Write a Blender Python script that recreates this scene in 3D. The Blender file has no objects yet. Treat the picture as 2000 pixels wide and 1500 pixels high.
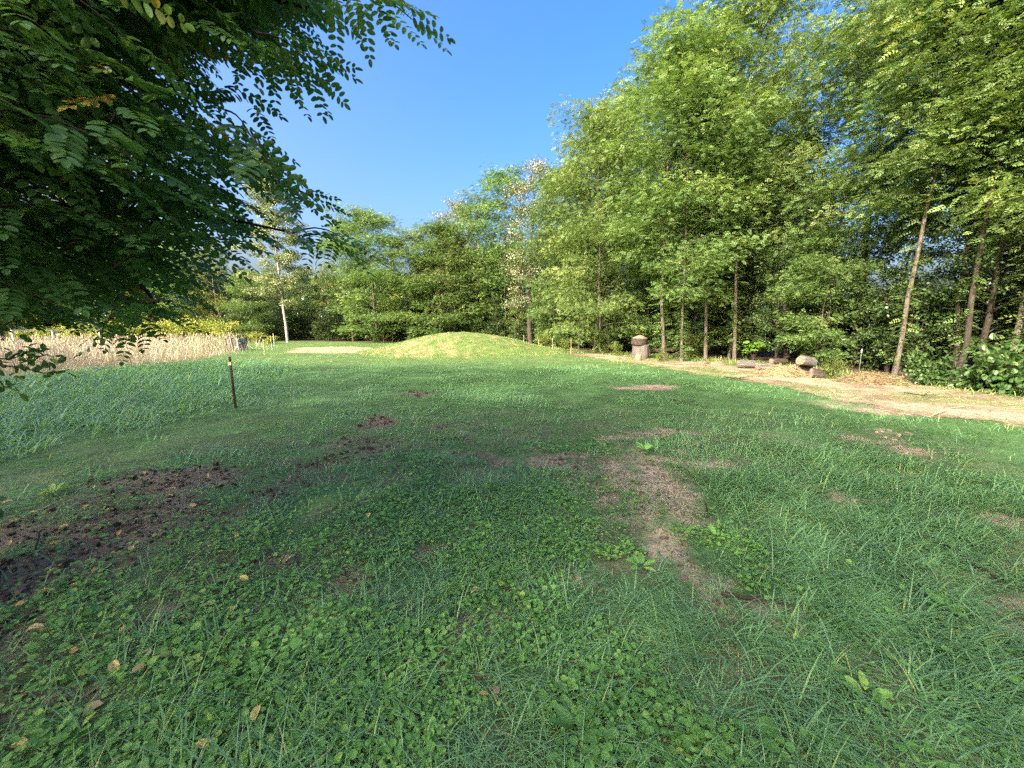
import bpy, math
import numpy as np
from mathutils import Vector

SC = bpy.context.scene
COL = SC.collection
R = math.radians
rng = np.random.default_rng(11)

# ------------------------------------------------------------------ camera
F = 753.0                      # focal length in pixels of the 2000 px wide photograph
CAMZ = 1.6
PT = math.atan(110 / F)        # the camera looks this far below the horizon
cam_d = bpy.data.cameras.new('camera')
cam_d.sensor_fit = 'HORIZONTAL'
cam_d.sensor_width = 36
cam_d.lens = 36 * F / 2000
cam_d.clip_start = 0.05
cam_d.clip_end = 1500
cam = bpy.data.objects.new('camera', cam_d)
cam.location = (0, 0, CAMZ)
cam.rotation_euler = (math.pi / 2 - PT, 0, 0)
COL.objects.link(cam)
SC.camera = cam

# ------------------------------------------------------------------ sky, sun, exposure
SUN_EL, SUN_AZ = R(31), R(221)          # azimuth clockwise from +Y: behind the camera, to its left
w = bpy.data.worlds.new('World')
SC.world = w
w.use_nodes = True
nt = w.node_tree
sky = nt.nodes.new('ShaderNodeTexSky')
sky.sky_type = 'NISHITA'
sky.sun_disc = False
sky.sun_elevation = SUN_EL
sky.sun_rotation = SUN_AZ
sky.air_density = 1.0
sky.dust_density = 10.0
sky.ozone_density = 2.0
bgn = nt.nodes['Background']
bgn.inputs['Strength'].default_value = 0.15
hs = nt.nodes.new('ShaderNodeHueSaturation')
hs.inputs['Saturation'].default_value = 1.53
hs.inputs['Hue'].default_value = 0.510
nt.links.new(sky.outputs[0], hs.inputs['Color'])
nt.links.new(hs.outputs[0], bgn.inputs[0])

sun_d = bpy.data.lights.new('sun', 'SUN')
sun_d.energy = 2.7
sun_d.angle = R(0.55)
sun_d.color = (1.0, 0.93, 0.80)
sun = bpy.data.objects.new('sun', sun_d)
to_sun = Vector((math.sin(SUN_AZ) * math.cos(SUN_EL), math.cos(SUN_AZ) * math.cos(SUN_EL), math.sin(SUN_EL)))
sun.rotation_euler = (-to_sun).to_track_quat('-Z', 'Y').to_euler()
sun.location = (0, 0, 40)
COL.objects.link(sun)

SC.view_settings.view_transform = 'Standard'
SC.view_settings.look = 'None'
SC.view_settings.exposure = 2.08
SC.view_settings.gamma = 1
cy = SC.cycles
cy.max_bounces = 8
cy.diffuse_bounces = 7
cy.glossy_bounces = 2
cy.transmission_bounces = 4
cy.use_denoising = False
cy.caustics_reflective = False
cy.caustics_refractive = False

# ------------------------------------------------------------------ helpers
def ray(px, py):
    a, b = (px - 1000) / F, (750 - py) / F
    return np.array([a, math.cos(PT) + b * math.sin(PT), -math.sin(PT) + b * math.cos(PT)])

def G(px, py, z=0.0):
    d = ray(px, py)
    return np.array([0, 0, CAMZ]) + d * ((z - CAMZ) / d[2])

def at(px, py, Y):
    d = ray(px, py)
    return np.array([0, 0, CAMZ]) + d * (Y / d[1])

def proj(P):
    q = np.asarray(P, float) - np.array([0, 0, CAMZ])
    fz = q[..., 1] * math.cos(PT) - q[..., 2] * math.sin(PT)
    u = q[..., 1] * math.sin(PT) + q[..., 2] * math.cos(PT)
    fs = np.where(fz > 0.05, fz, 0.05)
    return 1000 + F * q[..., 0] / fs, 750 - F * u / fs, fz

def inpoly(x, y, poly):
    x, y = np.asarray(x, float), np.asarray(y, float)
    c = np.zeros(x.shape, bool)
    n = len(poly)
    for i in range(n):
        (x1, y1), (x2, y2) = poly[i], poly[(i + 1) % n]
        if y1 == y2:
            continue
        c ^= ((y1 > y) != (y2 > y)) & (x < (x2 - x1) * (y - y1) / (y2 - y1) + x1)
    return c

_tab = np.random.default_rng(3).random((256, 256))
def vnoise(x, y):
    x, y = np.asarray(x, float), np.asarray(y, float)
    xi, yi = np.floor(x).astype(int), np.floor(y).astype(int)
    fx, fy = x - xi, y - yi
    fx, fy = fx * fx * (3 - 2 * fx), fy * fy * (3 - 2 * fy)
    a, b = _tab[xi & 255, yi & 255], _tab[(xi + 1) & 255, yi & 255]
    c, d = _tab[xi & 255, (yi + 1) & 255], _tab[(xi + 1) & 255, (yi + 1) & 255]
    return (a * (1 - fx) + b * fx) * (1 - fy) + (c * (1 - fx) + d * fx) * fy

def fbm(x, y, o=4):
    s, a, t = 0, 1.0, 0
    for i in range(o):
        s = s + a * vnoise(x * 2 ** i + 17.3 * i, y * 2 ** i - 9.1 * i)
        t += a
        a *= 0.55
    return s / t

def sstep(a, b, x):
    t = np.clip((x - a) / (b - a), 0, 1)
    return t * t * (3 - 2 * t)

def nrm(v):
    return v / np.maximum(np.linalg.norm(v, axis=-1, keepdims=True), 1e-9)

def mesh_np(name, V, Q, mats, tint=None, smooth=False, mi=None, col=None):
    me = bpy.data.meshes.new(name)
    V = np.ascontiguousarray(V, np.float32)
    Q = np.ascontiguousarray(Q, np.int32)
    n, k = Q.shape
    me.vertices.add(len(V))
    me.vertices.foreach_set('co', V.ravel())
    me.loops.add(n * k)
    me.loops.foreach_set('vertex_index', Q.ravel())
    me.polygons.add(n)
    me.polygons.foreach_set('loop_start', np.arange(0, n * k, k, dtype=np.int32))
    if mi is not None:
        me.polygons.foreach_set('material_index', np.asarray(mi, np.int32))
    me.update(calc_edges=True)
    me.polygons.foreach_set('use_smooth', np.full(n, smooth))
    if tint is not None:
        a = me.attributes.new('tint', 'FLOAT', 'FACE')
        a.data.foreach_set('value', np.ascontiguousarray(tint, np.float32))
    if col is not None:
        a = me.attributes.new('gcol', 'FLOAT_COLOR', 'POINT')
        a.data.foreach_set('color', np.ascontiguousarray(col, np.float32).ravel())
    for m in (mats if isinstance(mats, (list, tuple)) else [mats]):
        me.materials.append(m)
    return me

class Geo:
    """collects quads (and one tint a quad)"""
    def __init__(self):
        self.V, self.Q, self.T, self.M, self.n = [], [], [], [], 0
    def add(self, V, Q, t=0.5, m=0):
        V = np.asarray(V, float).reshape(-1, 3)
        Q = np.asarray(Q, int).reshape(-1, 4)
        self.V.append(V); self.Q.append(Q + self.n)
        self.T.append(np.broadcast_to(np.asarray(t, float), (len(Q),)))
        self.M.append(np.full(len(Q), m))
        self.n += len(V)
    def mesh(self, name, mats, smooth=False):
        return mesh_np(name, np.concatenate(self.V), np.concatenate(self.Q), mats,
                       np.concatenate(self.T), smooth, np.concatenate(self.M))

def link(name, me, parent=None, loc=None, rz=0):
    o = bpy.data.objects.new(name, me)
    COL.objects.link(o)
    if parent:
        o.parent = parent
    if loc is not None:
        o.location = tuple(float(c) for c in loc)
    o.rotation_euler = (0, 0, rz)
    return o

def tag(o, label, cat, group=None):
    o['label'] = label
    o['category'] = cat
    if group:
        o['group'] = group
    return o

def kind(o, k, label=None, cat=None):
    o['kind'] = k
    if label:
        o['label'] = label
        o['category'] = cat
    return o

def thing(name, label, cat, loc=(0, 0, 0), rz=0, group=None, s=1.0):
    o = link(name, None, None, loc, rz)
    o.scale = (s, s, s) if np.isscalar(s) else s
    return tag(o, label, cat, group)

def copy_tree(src, loc, rz, s, label, group=None):
    c = src.copy()
    COL.objects.link(c)
    c.location = tuple(float(v) for v in loc)
    c.rotation_euler = (0, 0, rz)
    c.scale = s
    c['label'] = label
    if group:
        c['group'] = group
    elif 'group' in c:
        del c['group']
    for ch in list(src.children):
        d = ch.copy()
        COL.objects.link(d)
        d.parent = c
    return c

# ------------------------------------------------------------------ materials
def mat(name):
    m = bpy.data.materials.new(name)
    m.use_nodes = True
    n = m.node_tree
    n.nodes.clear()
    return m, n, n.nodes.new, n.links.new

def ramp(new, stops):
    r = new('ShaderNodeValToRGB')
    e = r.color_ramp.elements
    while len(e) < len(stops):
        e.new(0.5)
    for i, (p, c) in enumerate(stops):
        e[i].position = p
        e[i].color = (*c, 1)
    return r

def leaf_mat(name, stops, trans=0.35, rough=0.5, spec=0.3, tcol=(1.2, 1.2, 0.6), vary=False):
    m, n, new, lk = mat(name)
    at_ = new('ShaderNodeAttribute'); at_.attribute_name = 'tint'
    r = ramp(new, stops)
    lk(at_.outputs['Fac'], r.inputs[0])
    if vary:
        oi = new('ShaderNodeObjectInfo')
        m1, m2 = new('ShaderNodeMapRange'), new('ShaderNodeMapRange')
        m1.inputs[3].default_value, m1.inputs[4].default_value = 0.484, 0.514
        m2.inputs[3].default_value, m2.inputs[4].default_value = 1.12, 0.76
        fr = new('ShaderNodeMath'); fr.operation = 'FRACT'
        mu = new('ShaderNodeMath'); mu.operation = 'MULTIPLY'; mu.inputs[1].default_value = 7.31
        lk(oi.outputs['Random'], m1.inputs[0]); lk(oi.outputs['Random'], mu.inputs[0]); lk(mu.outputs[0], fr.inputs[0]); lk(fr.outputs[0], m2.inputs[0])
        hv = new('ShaderNodeHueSaturation')
        lk(r.outputs[0], hv.inputs['Color']); lk(m1.outputs[0], hv.inputs['Hue']); lk(m2.outputs[0], hv.inputs['Value'])
        r = hv
    b = new('ShaderNodeBsdfPrincipled')
    b.inputs['Roughness'].default_value = rough
    b.inputs['Specular IOR Level'].default_value = spec
    lk(r.outputs[0], b.inputs['Base Color'])
    t = new('ShaderNodeBsdfTranslucent')
    mx = new('ShaderNodeMix'); mx.data_type = 'RGBA'; mx.blend_type = 'MULTIPLY'
    mx.inputs[0].default_value = 1
    lk(r.outputs[0], mx.inputs[6]); mx.inputs[7].default_value = (*tcol, 1)
    lk(mx.outputs[2], t.inputs[0])
    s = new('ShaderNodeMixShader'); s.inputs[0].default_value = trans
    lk(b.outputs[0], s.inputs[1]); lk(t.outputs[0], s.inputs[2])
    o = new('ShaderNodeOutputMaterial')
    lk(s.outputs[0], o.inputs[0])
    return m

def bark_mat(name, c1, c2, sc=(9, 9, 1.6), bump=0.5, rough=0.9):
    m, n, new, lk = mat(name)
    tc = new('ShaderNodeTexCoord')
    mp = new('ShaderNodeMapping'); mp.inputs['Scale'].default_value = sc
    lk(tc.outputs['Object'], mp.inputs[0])
    nz = new('ShaderNodeTexNoise'); nz.inputs['Scale'].default_value = 1.6
    nz.inputs['Detail'].default_value = 7; nz.inputs['Roughness'].default_value = 0.65
    lk(mp.outputs[0], nz.inputs[0])
    r = ramp(new, [(0.3, c1), (0.7, c2)])
    lk(nz.outputs['Fac'], r.inputs[0])
    bp = new('ShaderNodeBump'); bp.inputs['Strength'].default_value = bump; bp.inputs['Distance'].default_value = 0.04
    lk(nz.outputs['Fac'], bp.inputs['Height'])
    b = new('ShaderNodeBsdfPrincipled'); b.inputs['Roughness'].default_value = rough
    b.inputs['Specular IOR Level'].default_value = 0.2
    lk(r.outputs[0], b.inputs['Base Color']); lk(bp.outputs[0], b.inputs['Normal'])
    o = new('ShaderNodeOutputMaterial'); lk(b.outputs[0], o.inputs[0])
    return m

def ground_mat(name):
    m, n, new, lk = mat(name)
    a = new('ShaderNodeAttribute'); a.attribute_name = 'gcol'
    tc = new('ShaderNodeTexCoord')
    nz = new('ShaderNodeTexNoise'); nz.inputs['Scale'].default_value = 14
    nz.inputs['Detail'].default_value = 9; nz.inputs['Roughness'].default_value = 0.72
    lk(tc.outputs['Object'], nz.inputs[0])
    n2 = new('ShaderNodeTexNoise'); n2.inputs['Scale'].default_value = 1.7
    n2.inputs['Detail'].default_value = 6
    lk(tc.outputs['Object'], n2.inputs[0])
    r = ramp(new, [(0.25, (0.45, 0.45, 0.45)), (0.75, (1.6, 1.55, 1.5))])
    lk(nz.outputs['Fac'], r.inputs[0])
    r2 = ramp(new, [(0.3, (0.75, 0.75, 0.75)), (0.7, (1.25, 1.25, 1.25))])
    lk(n2.outputs['Fac'], r2.inputs[0])
    m1 = new('ShaderNodeMix'); m1.data_type = 'RGBA'; m1.blend_type = 'MULTIPLY'; m1.inputs[0].default_value = 1
    lk(a.outputs['Color'], m1.inputs[6]); lk(r.outputs[0], m1.inputs[7])
    m2 = new('ShaderNodeMix'); m2.data_type = 'RGBA'; m2.blend_type = 'MULTIPLY'; m2.inputs[0].default_value = 1
    lk(m1.outputs[2], m2.inputs[6]); lk(r2.outputs[0], m2.inputs[7])
    bp = new('ShaderNodeBump'); bp.inputs['Strength'].default_value = 0.7; bp.inputs['Distance'].default_value = 0.03
    lk(nz.outputs['Fac'], bp.inputs['Height'])
    b = new('ShaderNodeBsdfPrincipled'); b.inputs['Roughness'].default_value = 0.95
    b.inputs['Specular IOR Level'].default_value = 0.1
    lk(m2.outputs[2], b.inputs['Base Color']); lk(bp.outputs[0], b.inputs['Normal'])
    o = new('ShaderNodeOutputMaterial'); lk(b.outputs[0], o.inputs[0])
    return m

M = {}
M['locust'] = leaf_mat('locust_leaf', [(0, (0.10, 0.165, 0.05)), (0.5, (0.135, 0.232, 0.07)), (1, (0.28, 0.36, 0.115))], 0.38, vary=True)
M['broad'] = leaf_mat('broad_leaf', [(0, (0.09, 0.14, 0.03)), (0.5, (0.15, 0.215, 0.05)), (1, (0.28, 0.32, 0.08))], vary=True)
M['silver'] = leaf_mat('silver_leaf', [(0, (0.10, 0.13, 0.06)), (0.5, (0.19, 0.21, 0.115)), (1, (0.33, 0.33, 0.21))], 0.2, 0.4, 0.5)
M['pale'] = leaf_mat('pale_leaf', [(0, (0.10, 0.14, 0.06)), (0.5, (0.20, 0.25, 0.11)), (1, (0.36, 0.38, 0.20))], 0.25, 0.45, 0.4)
M['rust'] = leaf_mat('rusty_leaf', [(0, (0.12, 0.08, 0.05)), (1, (0.25, 0.16, 0.11))], 0.3)
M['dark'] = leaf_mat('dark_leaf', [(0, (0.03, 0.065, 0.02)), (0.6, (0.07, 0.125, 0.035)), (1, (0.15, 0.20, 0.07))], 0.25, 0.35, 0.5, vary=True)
M['ivy'] = leaf_mat('ivy_leaf', [(0, (0.018, 0.038, 0.012)), (1, (0.05, 0.085, 0.025))], 0.15, 0.35, 0.5)
M['vine'] = leaf_mat('grape_leaf', [(0, (0.03, 0.075, 0.022)), (0.6, (0.065, 0.135, 0.035)), (1, (0.16, 0.23, 0.07))], 0.3, 0.4, 0.5)
M['hedge'] = leaf_mat('vine_leaf', [(0, (0.16, 0.23, 0.04)), (1, (0.42, 0.42, 0.10))], 0.35)
M['bright'] = leaf_mat('bright_leaf', [(0, (0.10, 0.22, 0.03)), (1, (0.20, 0.34, 0.05))], 0.4)
M['near'] = leaf_mat('near_locust_leaf', [(0, (0.06, 0.14, 0.045)), (0.7, (0.11, 0.225, 0.065)), (0.93, (0.18, 0.30, 0.07)), (1, (0.45, 0.30, 0.05))], 0.42, 0.42, 0.45)
M['grass'] = leaf_mat('grass_blade', [(0, (0.135, 0.275, 0.145)), (0.3, (0.175, 0.345, 0.155)), (0.6, (0.23, 0.385, 0.12)), (0.85, (0.29, 0.37, 0.11)), (1, (0.50, 0.42, 0.24))], 0.45, 0.36, 0.45)
M['clover'] = leaf_mat('clover_leaf', [(0, (0.08, 0.20, 0.055)), (0.6, (0.15, 0.33, 0.075)), (1, (0.32, 0.44, 0.10))], 0.42, 0.5, 0.35)
M['dry'] = leaf_mat('dry_stalk', [(0, (0.20, 0.27, 0.10)), (0.22, (0.34, 0.34, 0.17)), (0.4, (0.40, 0.35, 0.255)), (1, (0.56, 0.50, 0.40))], 0.25, 0.7, 0.2, (1.1, 1.0, 0.8))
M['straw'] = leaf_mat('straw', [(0, (0.16, 0.115, 0.065)), (0.5, (0.30, 0.235, 0.13)), (1, (0.44, 0.36, 0.22))], 0.1, 0.8, 0.1, (1, 1, 1))
M['litter'] = leaf_mat('litter', [(0, (0.05, 0.035, 0.025)), (0.6, (0.20, 0.14, 0.09)), (1, (0.42, 0.33, 0.21))], 0.1, 0.8, 0.1, (1, 1, 1))
M['crumb'] = leaf_mat('soil_crumb', [(0, (0.06, 0.048, 0.036)), (0.5, (0.15, 0.122, 0.09)), (1, (0.30, 0.25, 0.19))], 0.0, 0.95, 0.1, (1, 1, 1))
M['yellow'] = leaf_mat('yellow_leaf', [(0, (0.30, 0.20, 0.08)), (0.5, (0.46, 0.36, 0.11)), (1, (0.52, 0.42, 0.20))], 0.2, 0.6, 0.3, (1, 1, 1))
M['bark'] = bark_mat('grey_brown_bark', (0.045, 0.038, 0.03), (0.19, 0.165, 0.135))
M['barkd'] = bark_mat('dark_bark', (0.02, 0.016, 0.013), (0.085, 0.07, 0.055))
M['barkp'] = bark_mat('pale_bark', (0.17, 0.16, 0.14), (0.40, 0.385, 0.355), (5, 5, 3), 0.2)
M['twig'] = bark_mat('twig_bark', (0.02, 0.015, 0.012), (0.07, 0.05, 0.04), (30, 30, 8))
M['log'] = bark_mat('weathered_log_bark', (0.045, 0.038, 0.034), (0.19, 0.17, 0.155), (14, 14, 2.5), 0.8)
M['logb'] = bark_mat('dark_log_bark', (0.022, 0.017, 0.014), (0.095, 0.072, 0.058), (14, 14, 3), 0.8)
M['cut'] = bark_mat('cut_wood', (0.12, 0.09, 0.065), (0.29, 0.235, 0.18), (12, 12, 12), 0.2)
M['rustm'] = bark_mat('rusted_metal', (0.012, 0.010, 0.009), (0.05, 0.035, 0.03), (60, 60, 20), 0.2, 0.6)
M['stake'] = bark_mat('pale_stake_wood', (0.35, 0.28, 0.16), (0.55, 0.47, 0.30), (60, 60, 8), 0.2)
M['board'] = bark_mat('grey_board', (0.06, 0.06, 0.06), (0.20, 0.20, 0.195), (20, 20, 3), 0.3)
M['white'] = bark_mat('white_paint', (0.32, 0.32, 0.30), (0.60, 0.60, 0.57), (10, 10, 5), 0.1, 0.5)
M['ground'] = ground_mat('ground')
M['stone'] = bark_mat('pale_earth_clod', (0.10, 0.075, 0.05), (0.27, 0.21, 0.14), (16, 16, 16), 1.0)

# ------------------------------------------------------------------ geometry builders
def tube(g, P, rad, sides=7, t=0.5, m=0):
    P = np.asarray(P, float); rad = np.asarray(rad, float)
    k = len(P)
    T = nrm(np.gradient(P, axis=0))
    ref = np.array([0.31, 0.95, 0.05]) if abs(T[0, 1]) < 0.8 else np.array([1.0, 0.1, 0.05])
    A = nrm(np.cross(T, ref)); B = np.cross(T, A)
    ph = np.arange(sides) * 2 * math.pi / sides
    V = P[:, None] + rad[:, None, None] * (np.cos(ph)[None, :, None] * A[:, None] + np.sin(ph)[None, :, None] * B[:, None])
    i = np.arange(k - 1)[:, None] * sides; j = np.arange(sides)[None]; j2 = (j + 1) % sides
    Q = np.stack([i + j, i + j2, i + sides + j2, i + sides + j], -1)
    g.add(V, Q, t, m)

def leafs(g, base, d, nr, ln, wd, t, full=False, fold=0.14, m=0):
    """leaves: diamonds, or ovals folded on the midrib when full"""
    d = nrm(d); s = nrm(np.cross(d, nr)); up = np.cross(s, d)
    ln = np.broadcast_to(ln, (len(base),))[:, None]; wd = np.broadcast_to(wd, (len(base),))[:, None]
    n = len(base)
    if not full:
        mid = base + d * ln * 0.48
        V = np.stack([base, mid + s * wd / 2, base + d * ln, mid - s * wd / 2], 1)
        g.add(V, np.arange(4 * n).reshape(n, 4), t, m)
    else:
        h = up * wd * fold
        P = lambda a, b, c=0.0: base + d * ln * a + s * wd * b + h * abs(b) * 2 - up * ln * c
        V = np.stack([base, P(.5, 0, .01), P(1.0, 0, .08), P(.17, .36), P(.5, .5, .01), P(.86, .32, .05), P(.17, -.36), P(.5, -.5, .01), P(.86, -.32, .05)], 1)
        k = 9 * np.arange(n)[:, None]
        Q = np.concatenate([k + [0, 3, 4, 1], k + [1, 4, 5, 2], k + [0, 1, 7, 6], k + [1, 2, 8, 7]], 1).reshape(-1, 4)
        g.add(V, Q, np.repeat(np.broadcast_to(t, (n,)), 4), m)

def pinnate(g, base, ax, nr, L, pairs, ll, lw, t, droop=0.25, full=False, r=rng):
    n = len(base)
    ax = nrm(ax); s = nrm(np.cross(ax, nr)); up = np.cross(s, ax)
    L = np.broadcast_to(L, (n,))[:, None]
    for i in range(pairs):
        u = 0.18 + 0.76 * i / max(pairs - 1, 1)
        p = base + ax * L * u - np.array([0, 0, 1.0]) * L * droop * u * u
        sz = (0.8 + 0.4 * math.sin(math.pi * min(1, u + 0.1)))
        for sg in (-1, 1):
            dd = ax * 0.38 + s * sg - np.array([0, 0, .18]) + r.normal(0, .13, (n, 3))
            leafs(g, p, dd, up + r.normal(0, .22, (n, 3)), ll * sz, lw * sz, t + r.normal(0, .05, n), full)
    p = base + ax * L * 0.98 - np.array([0, 0, 1.0]) * L * droop
    leafs(g, p, ax - np.array([0, 0, droop]), up, ll, lw, t, full)

def trunk_path(r, H, sway, k=12, lean=(0, 0)):
    h = np.linspace(0, H, k)
    a, b = r.random(2) * 6.28
    x = sway * (np.sin(h / H * 3.1 + a) - math.sin(a)) + lean[0] * h
    y = sway * (np.sin(h / H * 3.7 + b) - math.sin(b)) + lean[1] * h
    x[1:] += r.normal(0, .05, k - 1); y[1:] += r.normal(0, .05, k - 1)
    return np.stack([x, y, h], 1)

def on_path(P, h):
    return np.array([np.interp(h, P[:, 2], P[:, 0]), np.interp(h, P[:, 2], P[:, 1]), h])

def locust(seed, H=16, c0=0.25, Lm=2.8, nl=46, r0=0.15, nleaf=26, sway=0.2, lean=(0, 0), leafscale=1.0, spr=1.0):
    r = np.random.default_rng(seed)
    tg, cg = Geo(), Geo()
    P = trunk_path(r, H, sway, 12, lean)
    hh = P[:, 2] / H
    rad = r0 * (1.0 - 0.9 * hh) + 0.06 * r0 * np.exp(-hh * 40) * 4
    tube(tg, P, rad, 9)
    n = 150
    hh2 = H * c0 * r.uniform(.12, 1.1, n)
    c = np.stack([np.interp(hh2, P[:, 2], P[:, 0]), np.interp(hh2, P[:, 2], P[:, 1]), hh2], 1)
    a2 = r.random(n) * 6.283
    out = np.stack([np.cos(a2), np.sin(a2), r.normal(0, .3, n)], 1)
    pinnate(cg, c + out * r.uniform(.03, .5, n)[:, None] * r.random(n)[:, None], out, np.array([0, 0, 1.0]) + r.normal(0, .4, (n, 3)), .28, 4, .09, .055, np.clip(r.normal(.45, .2, n), 0, 1), .3, False, r)
    for i in range(nl):
        u = (i + r.random()) / nl
        h = H * (c0 + (0.985 - c0) * u)
        prof = (0.62 + .95 * u) if u < 0.4 else 1.0 - 0.72 * ((u - 0.4) / 0.6) ** 1.8
        L = Lm * prof * r.uniform(0.6, 1.15)
        az = i * 2.399 + r.normal(0, .4)
        d = np.array([math.cos(az), math.sin(az), 0]); side = np.array([-d[1], d[0], 0])
        rise, dr = r.uniform(0.25, 0.8) + 0.55 * u, r.uniform(0.2, 0.5)
        s0 = on_path(P, h)
        pt = lambda q: s0 + d * L * q + np.array([0, 0, 1]) * L * (rise * q - dr * q * q)
        q5 = np.linspace(0, 1, 5)
        br = 0.30 * np.interp(h, P[:, 2], rad) + 0.006
        tube(tg, np.array([pt(q) for q in q5]), br * (1 - 0.8 * q5), 5)
        for q, off in ((0.45, .2), (0.66, -.36), (0.74, .36), (1.0, 0)):
            if r.random() < 0.2:
                continue
            c = pt(q) + side * off * L * r.uniform(.6, 1.2) + r.normal(0, .08, 3)
            tube(tg, np.array([pt(max(q - .12, 0)), (pt(max(q - .06, 0)) + c) / 2 + [0, 0, .05], c]), np.array([br * .35, br * .25, .004]), 4)
            rr = r.uniform(0.55, 1.1) * spr * (0.75 + 0.25 * min(1, L / Lm))
            n = int(nleaf * 2.7 * rr * rr / .7 * r.uniform(.8, 1.2))
            ph = r.random(n) * 6.283; ro = np.sqrt(r.random(n)) * rr
            out = np.stack([np.cos(ph), np.sin(ph), np.zeros(n)], 1)
            b = c + out * ro[:, None] * [1, 1, 0]
            b[:, 2] += -0.38 * ro ** 2 / rr + r.normal(0, 0.15, n) * (.4 + rr) - (r.random(n) < .15) * .25
            ax = out + d * .5 + np.stack([r.normal(0, .55, n), r.normal(0, .55, n), r.normal(-.1, .4, n) - 0.25 * ro / rr], 1)
            nr = np.array([0, 0, .85]) + r.normal(0, .55, (n, 3))
            t = np.clip(r.normal(0.44, 0.21) + r.normal(0, .14, n), 0, 1)
            pinnate(cg, b, ax, nr, r.uniform(.17, .28, n) * leafscale, 4, 0.078 * leafscale, 0.044 * leafscale, t, .12, False, r)
    return tg, cg

def broadleaf(seed, H=12, c0=0.15, Lm=3.0, nl=44, r0=0.17, nleaf=60, sway=0.3, lsz=0.11, lean=(0, 0), conic=0.0, ncl=5, cr=0.55):
    r = np.random.default_rng(seed)
    tg, cg = Geo(), Geo()
    P = trunk_path(r, H, sway, 12, lean)
    hh = P[:, 2] / H
    rad = r0 * (1.0 - 0.92 * hh)
    tube(tg, P, rad, 9)
    for i in range(nl):
        u = (i + r.random()) / nl
        h = H * (c0 + (0.97 - c0) * u)
        prof = math.sin(math.pi * (0.22 + 0.72 * u)) ** 0.8 * (1 - conic * u)
        L = Lm * prof * r.uniform(.55, 1.15)
        az = i * 2.399 + r.normal(0, .5)
        d = np.array([math.cos(az), math.sin(az), 0]); side = np.array([-d[1], d[0], 0])
        rise = r.uniform(.3, .9) + .4 * u
        s0 = on_path(P, h)
        pt = lambda q: s0 + d * L * q + np.array([0, 0, 1]) * L * (rise * q - .3 * q * q)
        q5 = np.linspace(0, 1, 5)
        br = 0.3 * np.interp(h, P[:, 2], rad) + .005
        tube(tg, np.array([pt(q) for q in q5]), br * (1 - .8 * q5), 5)
        for k in range(ncl):
            q = 0.4 + 0.62 * (k + r.random()) / ncl
            c = pt(q) + side * r.normal(0, .28) * L * .6 + r.normal(0, .12, 3)
            tube(tg, np.array([pt(max(q - .15, 0)), c]), np.array([br * .3, .004]), 4)
            n = int(nleaf * r.uniform(.6, 1.3))
            v = nrm(r.normal(0, 1, (n, 3))) * (r.random(n) ** .4)[:, None] * cr * r.uniform(.7, 1.25) * [1, 1, .7]
            ax = nrm(v + 1e-4) * .7 + r.normal(0, .5, (n, 3)) - [0, 0, .35]
            nr = np.array([0, 0, .8]) + nrm(v + 1e-4) * .5 + r.normal(0, .5, (n, 3))
            t = np.clip(r.normal(.5, .17) + r.normal(0, .16, n), 0, 1)
            leafs(cg, c + v, ax, nr, lsz * r.uniform(.7, 1.2, n), lsz * .68, t)
    return tg, cg

def shrub(seed, H=2.6, W=1.4, nst=9, ncl=60, nleaf=42, lsz=0.10, full=False):
    r = np.random.default_rng(seed)
    tg, cg = Geo(), Geo()
    tips = []
    for i in range(nst):
        az = i * 2.399 + r.normal(0, .4); sp = W * r.uniform(.15, .8); hh = H * r.uniform(.6, .98)
        q = np.linspace(0, 1, 5)
        P = np.stack([math.cos(az) * sp * q ** 1.4, math.sin(az) * sp * q ** 1.4, hh * q], 1) + np.concatenate([[[0, 0, 0]], r.normal(0, .04, (4, 3))])
        tube(tg, P, 0.022 * (1 - .8 * q) + .002, 5)
        tips.append(P)
    for k in range(ncl):
        P = tips[k % nst]; q = r.uniform(.12, 1)
        c = np.array([np.interp(q, np.linspace(0, 1, 5), P[:, j]) for j in range(3)])
        off = nrm(r.normal(0, 1, 3)) * r.uniform(.1, .55) * W * .7 * [1, 1, .55]
        c2 = c + off; c2[2] = max(c2[2], .12)
        tube(tg, np.array([c, c2]), np.array([.006, .003]), 4)
        n = int(nleaf * r.uniform(.6, 1.3))
        v = nrm(r.normal(0, 1, (n, 3))) * (r.random(n) ** .45)[:, None] * .36 * [1, 1, .65] * r.uniform(.7, 1.3)
        b = c2 + v; b[:, 2] = np.maximum(b[:, 2], .05)
        ax = v * 1.5 + r.normal(0, .4, (n, 3)) - [0, 0, .3]
        nr = np.array([0, 0, 1.0]) + r.normal(0, .5, (n, 3))
        t = np.clip(r.normal(.5, .18) + r.normal(0, .15, n), 0, 1)
        leafs(cg, b, ax, nr, lsz * r.uniform(.7, 1.2, n), lsz * .7, t, full)
    return tg, cg

# ------------------------------------------------------------------ ground
MC = np.array([-3.6, 26.5])                 # mound
def mound_h(x, y):
    dx = (x - MC[0]); dx = np.where(dx < 0, dx / 7.0, dx / 8.0)
    dy = (y - MC[1]) / 6.5
    r2 = dx * dx + dy * dy
    r_ = np.sqrt(r2)
    return 1.26 * np.where(r_ < 1, (0.5 + 0.5 * np.cos(math.pi * np.clip(r_, 0, 1))) ** 0.8, 0)

def gz(x, y):
    r_ = np.hypot(x, y)
    a = 0.07 * (fbm(x / 2.3 + 5, y / 2.3 + 9, 3) - .5)
    b = 0.035 * (fbm(x / .35, y / .35, 3) - .5) * sstep(9, 3, r_)
    return a + b

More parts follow.
